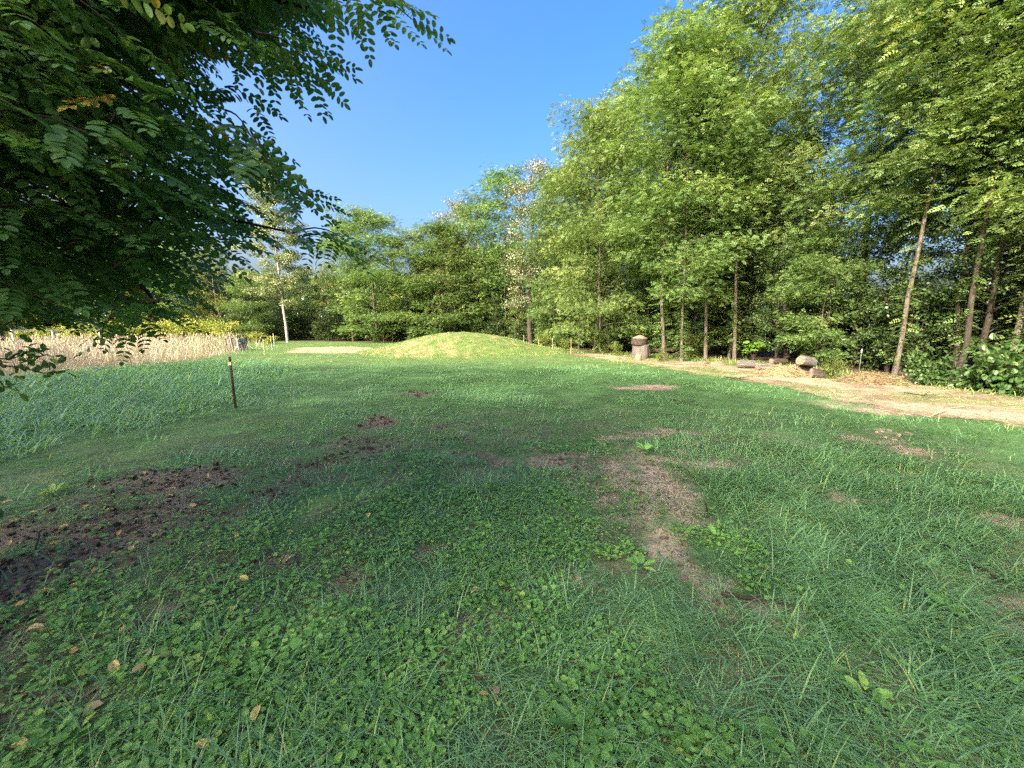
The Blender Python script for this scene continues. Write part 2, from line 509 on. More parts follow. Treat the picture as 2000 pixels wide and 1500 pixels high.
TREE_LINE = np.array([(16, 2), (14, 7.2), (12.2, 11.5), (12.0, 15), (11.0, 19.5), (8.4, 22.5), (5.6, 25.5), (3.2, 30), (0, 35), (-6, 39.5), (-14, 43), (-22, 47)])
def dist_line(x, y, L):
    x, y = np.asarray(x, float), np.asarray(y, float)
    best = np.full(x.shape, 1e9); sgn = np.ones(x.shape)
    for i in range(len(L) - 1):
        a, b = L[i], L[i + 1]; ab = b - a
        t = np.clip(((x - a[0]) * ab[0] + (y - a[1]) * ab[1]) / (ab @ ab), 0, 1)
        ex, ey = x - a[0] - t * ab[0], y - a[1] - t * ab[1]
        d = np.hypot(ex, ey)
        cr = ab[0] * ey - ab[1] * ex
        up = d < best
        sgn = np.where(up, np.where(cr < 0, 1, -1), sgn); best = np.where(up, d, best)
    return best * sgn         # positive: in the wood

# bare patches, two of them sunny spots painted as pale soil, in pixels of the photograph: (x, y, half width, half height, strength)
PATCH = [(1265, 757, 65, 6, 1.2), (820, 770, 40, 4, .7), (1240, 870, 60, 7, .9), (1330, 905, 60, 12, .9), (1290, 960, 50, 18, .75), (1190, 962, 20, 14, .9),  # last entry: a sunny spot in the shade, painted as pale soil
         (1340, 1030, 70, 35, .9), (1090, 895, 55, 9, .8), (915, 872, 22, 10, .9), (850, 838, 18, 8, .9), (735, 822, 26, 5, .9), (745, 855, 30, 7, .7),
         (850, 1118, 45, 22, 1), (870, 1280, 28, 50, .8), (1000, 1330, 45, 22, .9), (1010, 1170, 60, 25, .3), (520, 1130, 110, 40, .85), (430, 1430, 55, 40, .9),
         (120, 1050, 240, 70, 1.0), (330, 940, 170, 32, 1.0), (640, 905, 50, 18, .8), (60, 1130, 130, 60, .9), (1980, 1010, 60, 12, .9), (1790, 880, 60, 12, .9), (1700, 852, 60, 9, .7),  # the entry at the right edge paints another sunny spot as pale soil
         (1480, 1150, 120, 14, .6), (1620, 955, 40, 12, .8), (1990, 1190, 60, 45, .9), (1950, 1060, 80, 14, .8), (1900, 1110, 70, 20, .6), (1690, 795, 70, 12, .8), (1530, 935, 50, 8, .6),
         (1300, 1000, 70, 45, .72), (1350, 1080, 70, 35, .7), (1230, 920, 70, 30, .85), (1120, 930, 45, 20, .7), (930, 892, 60, 16, .8), (700, 872, 60, 14, .7), (1290, 850, 70, 10, .8), (1420, 1130, 60, 25, .7), (620, 1060, 70, 30, .6), (960, 1260, 60, 40, .5), (330, 1330, 60, 30, .7), (200, 1180, 120, 40, .7), (250, 1250, 140, 40, .6), (680, 1180, 60, 30, .6), (1160, 1110, 60, 20, .5), (560, 960, 60, 20, .6)]
PP = np.array([(*G(a, b)[:2], c / F * G(a, b)[1], abs(G(a, b + d)[1] - G(a, b - d)[1]) / 2, s) for a, b, c, d, s in PATCH])
def bare(x, y):
    s = np.zeros(np.shape(x))
    wx, wy = x + 1.0 * (fbm(x * 1.3, y * 1.3) - .5), y + 1.6 * (fbm(x * 1.3 + 31, y * 1.3) - .5)
    for a, b, c, d, k in PP:
        q = np.hypot((wx - a) / c, (wy - b) / d)
        s = np.maximum(s, k * sstep(1.35, .55, q))
    s = s * sstep(.34, .60, .6 * fbm(x * 3 + 4, y * 1.6, 4) + .4 * fbm(x * 9, y * 5, 3) + .09)
    return np.clip(s, 0, 1)

PATH_NEAR = [(1060, 684), (1100, 690), (1200, 704), (1350, 729), (1500, 752), (1650, 786), (1800, 812), (2000, 834), (2350, 880)]
PATH_FAR = [(2350, 800), (2000, 764), (1850, 755), (1700, 744), (1560, 730), (1400, 710), (1200, 694), (1120, 685), (1070, 680)]
path_poly = [tuple(G(*p)[:2]) for p in PATH_NEAR + PATH_FAR]
sand_poly = [tuple(G(*p)[:2]) for p in [(560, 688), (650, 690), (735, 689), (770, 684), (720, 679), (640, 677), (580, 679)]]
dry_poly = [tuple(G(*p)[:2]) for p in [(-900, 790), (-200, 765), (80, 735), (250, 722), (380, 703), (440, 690), (470, 680), (440, 668), (300, 663), (0, 664), (-600, 672)]]
longl_poly = [tuple(G(*p)[:2]) for p in [(-700, 990), (-100, 900), (200, 850), (380, 800), (520, 740), (520, 712), (400, 708), (200, 722), (0, 745), (-700, 790)]]
longr_poly = [tuple(G(*p)[:2]) for p in [(1330, 960), (1450, 870), (1700, 890), (2000, 960), (2400, 1050), (2400, 1750), (1750, 1750), (1300, 1330), (1500, 1200), (1500, 1080)]]

def ground_col(x, y):
    n1, n2, n3 = fbm(x / 1.3, y / 1.3), fbm(x / 5 + 3, y / 5), fbm(x / .4, y / .4)
    g = np.array([.060, .125, .045]); gd = np.array([.12, .16, .055]); soil = np.array([.125, .105, .080]); pale = np.array([.31, .255, .19])
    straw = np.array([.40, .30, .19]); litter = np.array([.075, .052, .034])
    mix = lambda a, b, t: a * (1 - t[..., None]) + b * t[..., None]
    c = mix(g, gd, np.clip(n1 * .8 * sstep(14, 20, y), 0, 1))
    c = mix(c, soil, .55 * sstep(.4, .62, n3) * sstep(10, 4, np.hypot(x, y)))
    bt = bare(x, y)
    sc = mix(soil, pale, sstep(-1.5, 1.2, x - .12 * y + .2))
    c = mix(c, sc, bt)
    sp = inpoly(x + .8 * (n1 - .5), y + 1.2 * (n2 - .5), sand_poly) * 1.0
    c = mix(c, np.array([.40, .33, .22]), sp * .8)
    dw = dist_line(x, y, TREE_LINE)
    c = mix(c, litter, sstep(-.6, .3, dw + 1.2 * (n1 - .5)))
    dp = inpoly(x, y, dry_poly) * 1.0
    c = mix(c, np.array([.20, .16, .09]), dp * .8)
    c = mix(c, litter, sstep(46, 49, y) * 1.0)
    return np.clip(c * (0.8 + .4 * n2)[..., None], 0, 1)

def axis(lo, hi, fine, c, n):
    a = math.asinh((lo - c) / fine); b = math.asinh((hi - c) / fine)
    return c + fine * np.sinh(np.linspace(a, b, n))
def sheet(name, X, Y, zf, cf, keep=None, m='ground'):
    x, y = np.meshgrid(X, Y)
    V = np.stack([x, y, zf(x, y)], -1).reshape(-1, 3)
    nx, ny = len(X), len(Y)
    i = np.arange(ny - 1)[:, None] * nx + np.arange(nx - 1)[None]
    Q = np.stack([i, i + 1, i + nx + 1, i + nx], -1).reshape(-1, 4)
    if keep is not None:
        cx, cy_ = V[Q].mean(1)[:, 0], V[Q].mean(1)[:, 1]
        Q = Q[keep(cx, cy_)]
        used = np.unique(Q); mp = np.zeros(len(V), int); mp[used] = np.arange(len(used)); Q = mp[Q]; V = V[used]
    c = cf(V[:, 0], V[:, 1])
    c = np.concatenate([c, np.ones((len(c), 1))], 1)
    return link(name, mesh_np(name, V, Q, M[m], None, True, None, c))

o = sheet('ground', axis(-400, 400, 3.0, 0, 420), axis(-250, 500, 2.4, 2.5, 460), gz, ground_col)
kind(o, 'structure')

def mound_col(x, y):
    dx, dy = x - MC[0], y - MC[1]
    a = np.arctan2(dy, dx)
    s = fbm((x + .35 * y) * 4.5, (y - .35 * x) * .8, 4)
    s2 = fbm((x - .9 * y) * 2.6 + fbm(x, y), (x + .9 * y) * .5, 4)
    k = .8 * sstep(.40, .68, .5 * s + .5 * s2 + .14 * sstep(3, -5, dx) - .04)
    grn = np.array([.10, .155, .042]); st = np.array([.25, .205, .11])
    return grn * (1 - k[..., None]) + st * k[..., None]
o = sheet('mound', np.linspace(MC[0] - 8, MC[0] + 9, 260), np.linspace(MC[1] - 7.5, MC[1] + 7.5, 220),
          lambda x, y: mound_h(x, y) * (1 + .14 * (fbm(x / 1.4, y / 1.4) - .5)) + gz(x, y) * .6 - .02 + .03 * sstep(0.02, .3, mound_h(x, y)) + .03 * (fbm(x * 1.5, y * 1.5) - .5) * sstep(.05, .5, mound_h(x, y)),
          mound_col, lambda x, y: mound_h(x, y) > 0.004)
kind(o, 'structure')

def path_col(x, y):
    n1, n2 = fbm(x / .8, y / .8), fbm(x / 2.5 + 7, y / 2.5)
    a, b, c = np.array([.33, .265, .19]), np.array([.20, .155, .105]), np.array([.14, .17, .065])
    k = sstep(.35, .65, n1)[..., None]
    q = (sstep(.5, .66, n2) * .75)[..., None]
    return (a * (1 - k) + b * k) * (1 - q) + c * q
o = sheet('path', np.arange(-1, 26, .10), np.arange(4, 40, .10), lambda x, y: gz(x, y) + .006 + .02 * (fbm(x * 1.3, y * 1.3) - .5) ** 2,
          path_col, lambda x, y: inpoly(x + 1.0 * (fbm(x, y) - .5) + .5 * (fbm(x * 4, y * 4, 2) - .5), y + 1.3 * (fbm(x + 9, y) - .5) + .6 * (fbm(x * 4 + 5, y * 4, 2) - .5), path_poly))
kind(o, 'structure')

# ------------------------------------------------------------------ grass
def blades(g, x, y, h, w, az, lean, curl, t, seg=3, z=None):
    n = len(x)
    z = gz(x, y) + mound_h(x, y) - .01 if z is None else z
    base = np.stack([x, y, z], 1)
    d = np.stack([np.cos(az), np.sin(az), np.zeros(n)], 1); s = np.stack([-np.sin(az), np.cos(az), np.zeros(n)], 1)
    rows = []
    p = base.copy(); ang = lean.copy()
    rows.append(p)
    for k in range(seg):
        ang = ang + curl / seg
        p = p + (d * np.sin(ang)[:, None] + np.array([0, 0, 1.0]) * np.cos(ang)[:, None]) * (h / seg)[:, None]
        p[:, 2] = np.maximum(p[:, 2], z + .004)
        rows.append(p)
    ws = np.interp(np.linspace(0, 1, seg + 1), [0, .35, 1], [.7, 1, .08])
    V = np.stack([np.stack([r_ - s * (w * f / 2)[:, None], r_ + s * (w * f / 2)[:, None]], 1) for r_, f in zip(rows, ws)], 1).reshape(n, -1, 3)
    k = (2 * (seg + 1)) * np.arange(n)[:, None]
    Q = np.concatenate([k + np.array([2 * j, 2 * j + 1, 2 * j + 3, 2 * j + 2]) for j in range(seg)], 1).reshape(-1, 4)
    g.add(V, Q, np.repeat(np.clip(t, 0, 1), seg))

def wedge(n, r0, r1, p=1.0, half=64):
    """points in the view wedge, areal density falling as r**-p"""
    u = rng.random(n); e = 2 - p
    r_ = (r0 ** e + u * (r1 ** e - r0 ** e)) ** (1 / e)
    a = rng.uniform(-R(half), R(half), n)
    return r_ * np.sin(a), r_ * np.cos(a), r_

def grass_tint(x, y):
    n = fbm(x / 1.7 + 2, y / 1.7), fbm(x / .5, y / .5 + 8)
    t = .33 + .5 * (n[0] - .5) + .25 * (n[1] - .5)
    t = t + .28 * sstep(13.5, 17.5, y + .0 * x)                # the mown, yellower far end
    return t

gg = Geo()
# lawn
x, y, r_ = wedge(300000, 0.75, 46, 1.0)
tu = fbm(x / .22 + 40, y / .22, 2)
b = bare(x, y); dw = dist_line(x, y, TREE_LINE)
pth = inpoly(x, y, path_poly) | inpoly(x, y, sand_poly)
leftclov = sstep(1.0, -1.2, x - .15 * (y - 1)) * sstep(5.5, 3.2, y)
dens = (0.35 + .75 * sstep(.35, .65, tu)) * (1 - .93 * b) * (1 - .55 * leftclov) * np.where(pth, .08 + .75 * sstep(.52, .68, fbm(x / 1.6 + 5, y / 1.6, 3)), 1) * sstep(.8, -.8, dw) * np.where(mound_h(x, y) > .1, .9, 1)
dens *= ~inpoly(x, y, dry_poly)
k = rng.random(len(x)) < dens
x, y, r_, tu = x[k], y[k], r_[k], tu[k]
n = len(x)
far = sstep(13, 18, y)
big = fbm(x / 1.1 + 60, y / 1.1, 3)
h = (.05 + .10 * rng.random(n) + .14 * sstep(.45, .75, tu) * rng.random(n)) * (1 - .35 * far) * (.55 + 1.0 * sstep(.35, .65, big))
w_ = .0050 * (1 + r_ / 9.0) * rng.uniform(.7, 1.3, n)
flow = 6.28 * fbm(x / 2.2, y / 2.2 + 50, 2) * 1.6
az = flow + rng.normal(0, .8, n)
t = grass_tint(x, y) + .22 * (.5 - big) + rng.normal(0, .12, n) + (rng.random(n) < .07) * .5
nr_ = r_ < 6
for sel, sg in ((nr_, 3), (~nr_, 2)):
    m_ = sel.sum()
    blades(gg, x[sel], y[sel], h[sel], w_[sel], az[sel], rng.uniform(.15, .9, m_), rng.uniform(.4, 1.9, m_), t[sel], sg)
# tussocks of long grass
def tussocks(poly_or_fn, ntuft, per, hl, r0, r1, p, wd, tb, azm=None, spread=.09):
    x, y, r_ = wedge(ntuft, r0, r1, p)
    k = poly_or_fn(x, y)
    x, y, r_ = x[k], y[k], r_[k]
    n = len(x)
    sc = np.clip(rng.lognormal(0, .28, n), .5, 1.7)
    tt = tb + rng.normal(0, .07, n) + .35 * (fbm(x / 1.1, y / 1.1) - .5)
    a0 = rng.random(n) * 6.28 if azm is None else azm + rng.normal(0, .6, n) + 1.5 * (fbm(x / 1.5, y / 1.5) - .5)
    i = np.repeat(np.arange(n), per)
    N = len(i)
    ph = rng.random(N) * 6.28; ro = np.sqrt(rng.random(N)) * spread * sc[i] * (1 + r_[i] / 12)
    az = np.where(rng.random(N) < (.35 if azm is None else .72), a0[i] + rng.normal(0, .55, N), ph)
    blades(gg, x[i] + ro * np.cos(ph), y[i] + ro * np.sin(ph), hl * sc[i] * rng.uniform(.45, 1.15, N), wd * (1 + r_[i] / 6) * rng.uniform(.6, 1.3, N),
           az, rng.uniform(.15, .75, N), rng.uniform(.9, 2.2, N), tt[i] + rng.normal(0, .07, N) + (rng.random(N) < .03) * .5, 4)
ok = lambda x, y: (bare(x + .12, y) < .25) & (bare(x - .12, y) < .25) & ~inpoly(x, y, path_poly)
tussocks(lambda x, y: inpoly(x + 1.6 * (fbm(x, y) - .5) + rng.normal(0, .5, len(x)), y + 2.2 * (fbm(x / 1.5 + 8, y / 1.5) - .5) + rng.normal(0, .7, len(x)), longl_poly) & (rng.random(len(x)) < .95), 9500, 13, .52, 3, 22, .8, .0066, .27, None, .18)
tussocks(lambda x, y: inpoly(x, y, longr_poly) & ok(x, y) & (fbm(x / .8, y / .8) > .38), 9000, 14, .25, .9, 9, 1.0, .0050, .28, R(-35), .08)
tussocks(lambda x, y: ok(x, y) & (fbm(x / 1.4 + 20, y / 1.4) > .46) & (x > -.7 - .15 * y) & (dist_line(x, y, TREE_LINE) < -1), 7500, 13, .18, 1.0, 15, .9, .0046, .34, R(-20), .07)
tussocks(lambda x, y: ok(x, y) & (x < .4) & (y < 6), 1500, 10, .20, 1.0, 6, 1.0, .0046, .36, None, .05)
# sward of the mound
mx_, my_ = rng.uniform(MC[0] - 7, MC[0] + 8, 42000), rng.uniform(MC[1] - 6.5, MC[1] + 6.5, 42000)
k = (mound_h(mx_, my_) > .01) & (rng.random(42000) < .25 + .75 * sstep(.38, .6, fbm(mx_ * 1.4, my_ * 1.4)))
mx_, my_ = mx_[k], my_[k]; n = len(mx_)
blades(gg, mx_, my_, rng.uniform(.05, .15, n), .020 * rng.uniform(.6, 1.4, n), rng.random(n) * 6.28, rng.uniform(.1, .8, n), rng.uniform(.2, 1.4, n), np.clip(rng.normal(.50, .14, n) + (rng.random(n) < .18) * .35, 0, 1), 2)
# green fringe along the foot of the wood
fx, fy, fr = wedge(110000, 8, 34, .6)
dw = dist_line(fx, fy, TREE_LINE)
k = (dw > -2.0) & (dw < .5) & (fbm(fx / 1.2, fy / 1.2) > .36)
fx, fy, fr = fx[k], fy[k], fr[k]; n = len(fx)
blades(gg, fx, fy, rng.uniform(.08, .32, n), .012 * (1 + fr / 20) * rng.uniform(.6, 1.4, n), rng.random(n) * 6.28, rng.uniform(.1, .9, n), rng.uniform(.2, 1.6, n),
       np.clip(rng.normal(.78, .12, n), 0, 1), 2)
o = link('grass', gg.mesh('grass', M['grass']))
kind(o, 'stuff', 'green meadow grass, short and patchy with long drooping tussocks, across the field', 'grass')

# clover and other low leaves
cg = Geo()
x, y, r_ = wedge(105000, .75, 8, 1.1)
cl = fbm(x / .55 + 70, y / .55, 3)
dens = sstep(.45, .62, cl + .20 * sstep(.9, -1.2, x - .1 * y) * sstep(4.5, 2.5, y) - .10 * sstep(2.5, 5, r_)) * (1 - .9 * bare(x, y)) * np.where(inpoly(x, y, longr_poly), .25, 1) * sstep(7.5, 4, r_)
k = rng.random(len(x)) < dens
x, y, r_ = x[k], y[k], r_[k]; n = len(x)
sz = .010 + .028 * rng.random(n) ** 1.7 * (.5 + fbm(x / .35, y / .35, 2)) * (.85 + .05 * r_) * np.where(rng.random(n) < .05, 1.7, 1)
az = rng.random(n) * 6.28
hgt = rng.uniform(.012, .065, n)
dd = np.stack([np.cos(az), np.sin(az), rng.normal(.0, .14, n)], 1)
base = np.stack([x, y, gz(x, y) + hgt], 1) - dd * sz[:, None] / 2
tc_ = np.clip(.45 + .5 * (fbm(x / .8, y / .8) - .5) + rng.normal(0, .17, n), 0, 1)
leafs(cg, base, dd, np.array([0, 0, 1.0]) + rng.normal(0, .28, (n, 3)), sz, sz * .95, tc_, True, .10)
o = link('clover', cg.mesh('clover', M['clover']))
kind(o, 'stuff', 'small round-leaved green clover carpet in the near grass', 'clover')

# tall dry grass at the left
dg = Geo()
x, y, r_ = wedge(75000, 10, 50, .35, 72)
k = inpoly(x + 2.5 * (fbm(x / 1.5, y / 1.5) - .5) + rng.normal(0, .5, len(x)), y + 3.0 * (fbm(x / 2, y / 2 + 4) - .5) + rng.normal(0, 1.3, len(x)), dry_poly)
x, y, r_ = x[k], y[k], r_[k]; n = len(x)
h = .95 * (.6 + .5 * fbm(x / 2, y / 2)) * rng.uniform(.3, 1.3, n) * (.65 + .7 * fbm(x / .9, y / .9)) * (.30 + .70 * sstep(-13.5, -20, x))
t = np.clip(.55 + .9 * (fbm(x / 3, y / 3) - .5) + rng.normal(0, .18, n), 0, 1)
blades(dg, x, y, h, .013 * (.7 + r_ / 30) * rng.uniform(.6, 1.4, n), rng.random(n) * 6.28, rng.uniform(0, .34, n), rng.uniform(0, .8, n), t, 2)
# seed heads
top = np.stack([x, y, gz(x, y) + h * .80], 1)
sel = rng.random(n) < .55
leafs(dg, top[sel], np.stack([rng.normal(0, .25, sel.sum()), rng.normal(0, .25, sel.sum()), np.ones(sel.sum())], 1), rng.normal(0, 1, (sel.sum(), 3)), h[sel] * .28, .03 * (.6 + r_[sel] / 40), np.clip(t[sel] + .1, 0, 1))
o = link('tall_dry_grass', dg.mesh('tall_dry_grass', M['dry']))
kind(o, 'stuff', 'tall beige dry grass standing in a sunlit strip at the left edge of the field', 'dry grass')

# straw litter on track and mound
sg = Geo()
x, y, r_ = wedge(60000, 5, 36, .8)
mh = mound_h(x, y)
k = (inpoly(x, y, path_poly) & (rng.random(len(x)) < .55)) | ((mh > .05) & (fbm((x - .8 * y) * .8, (x + .8 * y) * .25) > .5)) | inpoly(x, y, sand_poly) | ((dist_line(x, y, TREE_LINE) > -1.2) & (dist_line(x, y, TREE_LINE) < 1) & (rng.random(len(x)) < .4))
x, y, r_ = x[k], y[k], r_[k]; n = len(x)
az = rng.random(n) * 6.28
leafs(sg, np.stack([x, y, gz(x, y) + mound_h(x, y) + rng.uniform(.012, .04, n)], 1), np.stack([np.cos(az), np.sin(az), rng.normal(0, .2, n)], 1), np.array([0, 0, 1.0]) + rng.normal(0, .4, (n, 3)),
      rng.uniform(.06, .22, n), .010 * (.6 + r_ / 20), rng.random(n))
o = link('straw_litter', sg.mesh('straw_litter', M['straw']))
kind(o, 'stuff', 'scattered dry straw lying on the track and the mound', 'straw')

lg = Geo()
x, y, r_ = wedge(80000, .75, 11, 1.0)
k = rng.random(len(x)) < (.05 + .95 * bare(x, y))
x, y, r_ = x[k], y[k], r_[k]; n = len(x)
az = rng.random(n) * 6.28
leafs(lg, np.stack([x, y, gz(x, y) + rng.uniform(.002, .012, n)], 1), np.stack([np.cos(az), np.sin(az), rng.normal(0, .15, n)], 1), np.array([0, 0, 1.0]) + rng.normal(0, .4, (n, 3)),
      rng.lognormal(math.log(.022), .5, n), rng.uniform(.003, .012, n), np.clip(rng.normal(.3, .25, n), 0, 1))
o = link('leaf_litter', lg.mesh('leaf_litter', M['litter']))
kind(o, 'stuff', 'tiny brown leaf and stem litter on the bare soil patches', 'litter')

kg = Geo()
x, y, r_ = wedge(60000, .75, 10, 1.0)
k = (rng.random(len(x)) < bare(x, y)) & (rng.random(len(x)) < .75)
x, y, r_ = x[k], y[k], r_[k]; n = len(x)
sz = np.clip(rng.lognormal(math.log(.007), .55, n), .002, .028) * (.8 + .08 * r_)
cube = np.array([(-1, -1, -1), (1, -1, -1), (1, 1, -1), (-1, 1, -1), (-1, -1, 1), (1, -1, 1), (1, 1, 1), (-1, 1, 1)]) * .8
V = cube[None] * sz[:, None, None] * rng.uniform(.5, 1.2, (n, 8, 3)) + np.stack([x, y, gz(x, y) + sz * .35], 1)[:, None]
kg.add(V, (8 * np.arange(n)[:, None, None] + np.array([(0, 3, 2, 1), (4, 5, 6, 7), (0, 1, 5, 4), (1, 2, 6, 5), (2, 3, 7, 6), (3, 0, 4, 7)])[None]).reshape(-1, 4), np.repeat(np.clip(rng.normal(.4, .25, n) + .12 * (x - .12 * y), 0, 1), 6))
o = link('soil_crumbs', kg.mesh('soil_crumbs', M['crumb']))
kind(o, 'stuff', 'crumbs and small clods of loose soil on the bare patches', 'soil')

# ------------------------------------------------------------------ trees
protos = {}
def proto(key, gs, bark, leaf, name):
    protos[key] = (gs[0].mesh(key + '_trunk', M[bark], True), gs[1].mesh(key + '_crown', M[leaf]), name)
    protos[key + '_h'] = max(v[:, 2].max() for v in gs[1].V)
proto('locust_a', locust(1, 16, .30, 2.9, 44, .075), 'bark', 'locust', 'locust_tree')
proto('locust_b', locust(2, 18, .37, 2.6, 44, .085, 21, sway=.24), 'bark', 'locust', 'locust_tree')
proto('locust_c', locust(3, 15, .20, 3.0, 48, .07, 27), 'bark', 'locust', 'locust_tree')
proto('locust_d', locust(4, 18, .46, 2.4, 34, .09, 18), 'barkd', 'locust', 'locust_tree')
proto('locust_e', locust(5, 13, .10, 3.4, 48, .085, 28, spr=1.2), 'bark', 'locust', 'locust_tree')
proto('silver', broadleaf(11, 14, .18, 2.8, 46, .20, 52, lsz=.13), 'barkd', 'silver', 'broadleaf_tree')
proto('broad', broadleaf(12, 12, .08, 3.1, 48, .17, 55, lsz=.14), 'bark', 'broad', 'broadleaf_tree')
proto('pale', broadleaf(13, 20, .20, 3.6, 64, .135, 100, lsz=.17, lean=(-.11, 0), conic=.45), 'barkp', 'pale', 'pale_trunked_tree')
proto('dark', broadleaf(14, 13, .10, 2.7, 46, .16, 52, lsz=.14), 'barkd', 'dark', 'broadleaf_tree')
proto('rust', broadleaf(15, 9, .25, 1.7, 26, .10, 34, lsz=.11), 'barkd', 'rust', 'rusty_leaved_tree')
# ivy-clad trunk: locust crown over a leaf-wrapped stem
tg_, cg_ = locust(6, 18, .5, 2.1, 28, .14, 20)
r = np.random.default_rng(66)
n = 9000
hh = r.uniform(.2, 15, n); ph = r.random(n) * 6.28; ro = (.25 + .55 * r.random(n) ** .7) * (.6 + .6 * np.sin(hh * .9 + 1) ** 2) * np.interp(hh, [0, 3, 10, 15], [.55, .8, 1.3, .6])
out = np.stack([np.cos(ph), np.sin(ph), np.zeros(n)], 1)
leafs(cg_, out * ro[:, None] + np.stack([np.zeros(n), np.zeros(n), hh], 1), out * .5 + r.normal(0, .4, (n, 3)) - [0, 0, .7], out + [0, 0, .5] + r.normal(0, .4, (n, 3)), .15, .12, np.clip(r.normal(.1, .1, n), 0, 1))
proto('ivy', (tg_, cg_), 'barkd', 'dark', 'ivy_clad_tree')
proto('shrub_a', shrub(21), 'twig', 'dark', 'shrub')
proto('shrub_b', shrub(22, 3.6, 1.7, 10, 80, 40, .11), 'twig', 'dark', 'shrub')
proto('shrub_c', shrub(23, 1.7, 1.2, 8, 46, 40, .09), 'twig', 'broad', 'shrub')
proto('hedge', shrub(24, 1.7, 1.5, 10, 70, 46, .11), 'twig', 'hedge', 'shrub')
proto('vine', shrub(25, 1.7, 1.5, 9, 52, 17, .19, True), 'twig', 'vine', 'vine_thicket')

firsts = {}
def plant(key, xy, H, label, cat, group=None, rz=None, fat=1.0, names=('trunk', 'crown')):
    s = H / protos[key + '_h']
    s3 = (s * fat, s * fat, s)
    rz = rng.random() * 6.28 if rz is None else rz
    loc = (xy[0], xy[1], float(gz(np.float64(xy[0]), np.float64(xy[1]))) - .04)
    if key in firsts:
        return copy_tree(firsts[key], loc, rz, s3, label, group)
    tm, cm, nm = protos[key]
    t = thing(nm, label, cat, loc, rz, group, s3)
    link(names[0], tm, t)
    link(names[1], cm, t)
    firsts[key] = t
    return t

def topH(px_b, py_b, py_t):
    g = G(px_b, py_b)
    return g[:2], CAMZ + (at(px_b, py_t, g[1])[2] - CAMZ)

# the trees that line the field, right to left: key, base pixel, top pixel row, label
FRONT = [
 ('locust_b', 2075, 762, -520, 'tall locust tree at the far right edge, boughs hanging over the track', 1.29),
 ('locust_a', 1962, 752, -420, 'locust tree rising from the vine thicket in the right corner', 1.17),
 ('locust_d', 1866, 748, -330, 'leaning brown-trunked tree between the vine thicket and the sunlit bark tree', 1.11),
 ('locust_b', 1745, 738, -300, 'tall tree with a sunlit patch of pale bark at its foot beside the brush pile', 1.05),
 ('locust_c', 1602, 716, -60, 'thin-stemmed locust tree just behind the split logs', 0.94),
 ('locust_a', 1434, 704, -70, 'straight pale slender locust tree beside the bright green big-leaved bush', 0.99),
 ('locust_b', 1378, 703, -40, 'locust tree with lit flaky bark rising behind the pale earth clods', 1.05),
 ('locust_c', 1331, 706, 60, 'thin forked locust tree just left of the pale earth clods', 1.03),
 ('locust_a', 1296, 703, 30, 'smooth grey slender tree right of the stacked log stump', 1.24),
 ('locust_e', 1172, 691, 195, 'bright full locust tree where the track passes the right foot of the mound', 0.94),
 ('locust_c', 1130, 684, 262, 'yellow-green locust tree behind the right slope of the mound', 0.99),
 ('locust_e', 1085, 680, 325, 'low-branched locust tree right of the grey-leaved tree behind the mound', 0.82),
 ('silver', 1038, 676, 300, 'tall grey-green leaved tree behind the right half of the mound', 1.10),
 ('locust_a', 985, 672, 322, 'dark green locust tree just left of the grey-leaved tree behind the mound', 1.24),
 ('locust_c', 930, 671, 372, 'locust tree behind the top of the mound', 1.31),
 ('silver', 892, 668, 380, 'smaller grey-leaved tree peeping over the locusts behind the mound top', 1.10),
 ('locust_e', 862, 671, 425, 'locust tree behind the left part of the mound crest', 1.38),
 ('rust', 885, 670, 455, 'rusty brown leaved tree among the green locusts behind the mound', 1.38),
 ('locust_c', 800, 670, 440, 'locust tree with low bright sprays above the left slope of the mound', 1.38),
 ('locust_e', 738, 669, 405, 'broad bright locust tree at the left end of the row behind the mound', 1.31),
 ('locust_a', 690, 667, 425, 'locust tree beside the dark gap in the wood', 1.24),
 ('pale', 562, 669, 285, 'tall pale-trunked silvery tree by the sandy patch at the left', 1.17),
]
for key, px, py, pt, lab, fat in FRONT:
    xy, H = topH(px, py, pt)
    plant(key, xy, H, lab, 'tree', None, rz=0.0 if key == 'pale' else None, fat=fat)

# deeper rows of the wood
L = TREE_LINE
seg = np.linalg.norm(np.diff(L, axis=0), axis=1); cum = np.concatenate([[0], np.cumsum(seg)])
def line_pt(s, off):
    i = min(np.searchsorted(cum, s, 'right') - 1, len(seg) - 1)
    t = (s - cum[i]) / seg[i]; d = (L[i + 1] - L[i]) / seg[i]
    nn = np.array([d[1], -d[0]])
    return L[i] + d * t * seg[i] + nn * off
SIL = np.array([(430, 520), (640, 470), (690, 425), (740, 412), (800, 445), (850, 405), (890, 380), (960, 330), (1040, 305), (1085, 275), (1130, 215), (1170, 190), (1200, 130), (1290, 35), (1340, 60), (1400, 0), (1440, -120), (1520, -300), (2500, -600)])
def cap(p, H, margin):
    px = proj(np.array([p[0], p[1], 1.6]))[0]
    for _ in range(2):
        z = at(px, np.interp(px, SIL[:, 0], SIL[:, 1]) + margin, p[1])[2]
        px = proj(np.array([p[0], p[1], min(H, z)]))[0]
    return min(H, z)
wood = 'trees standing deeper in the wood'
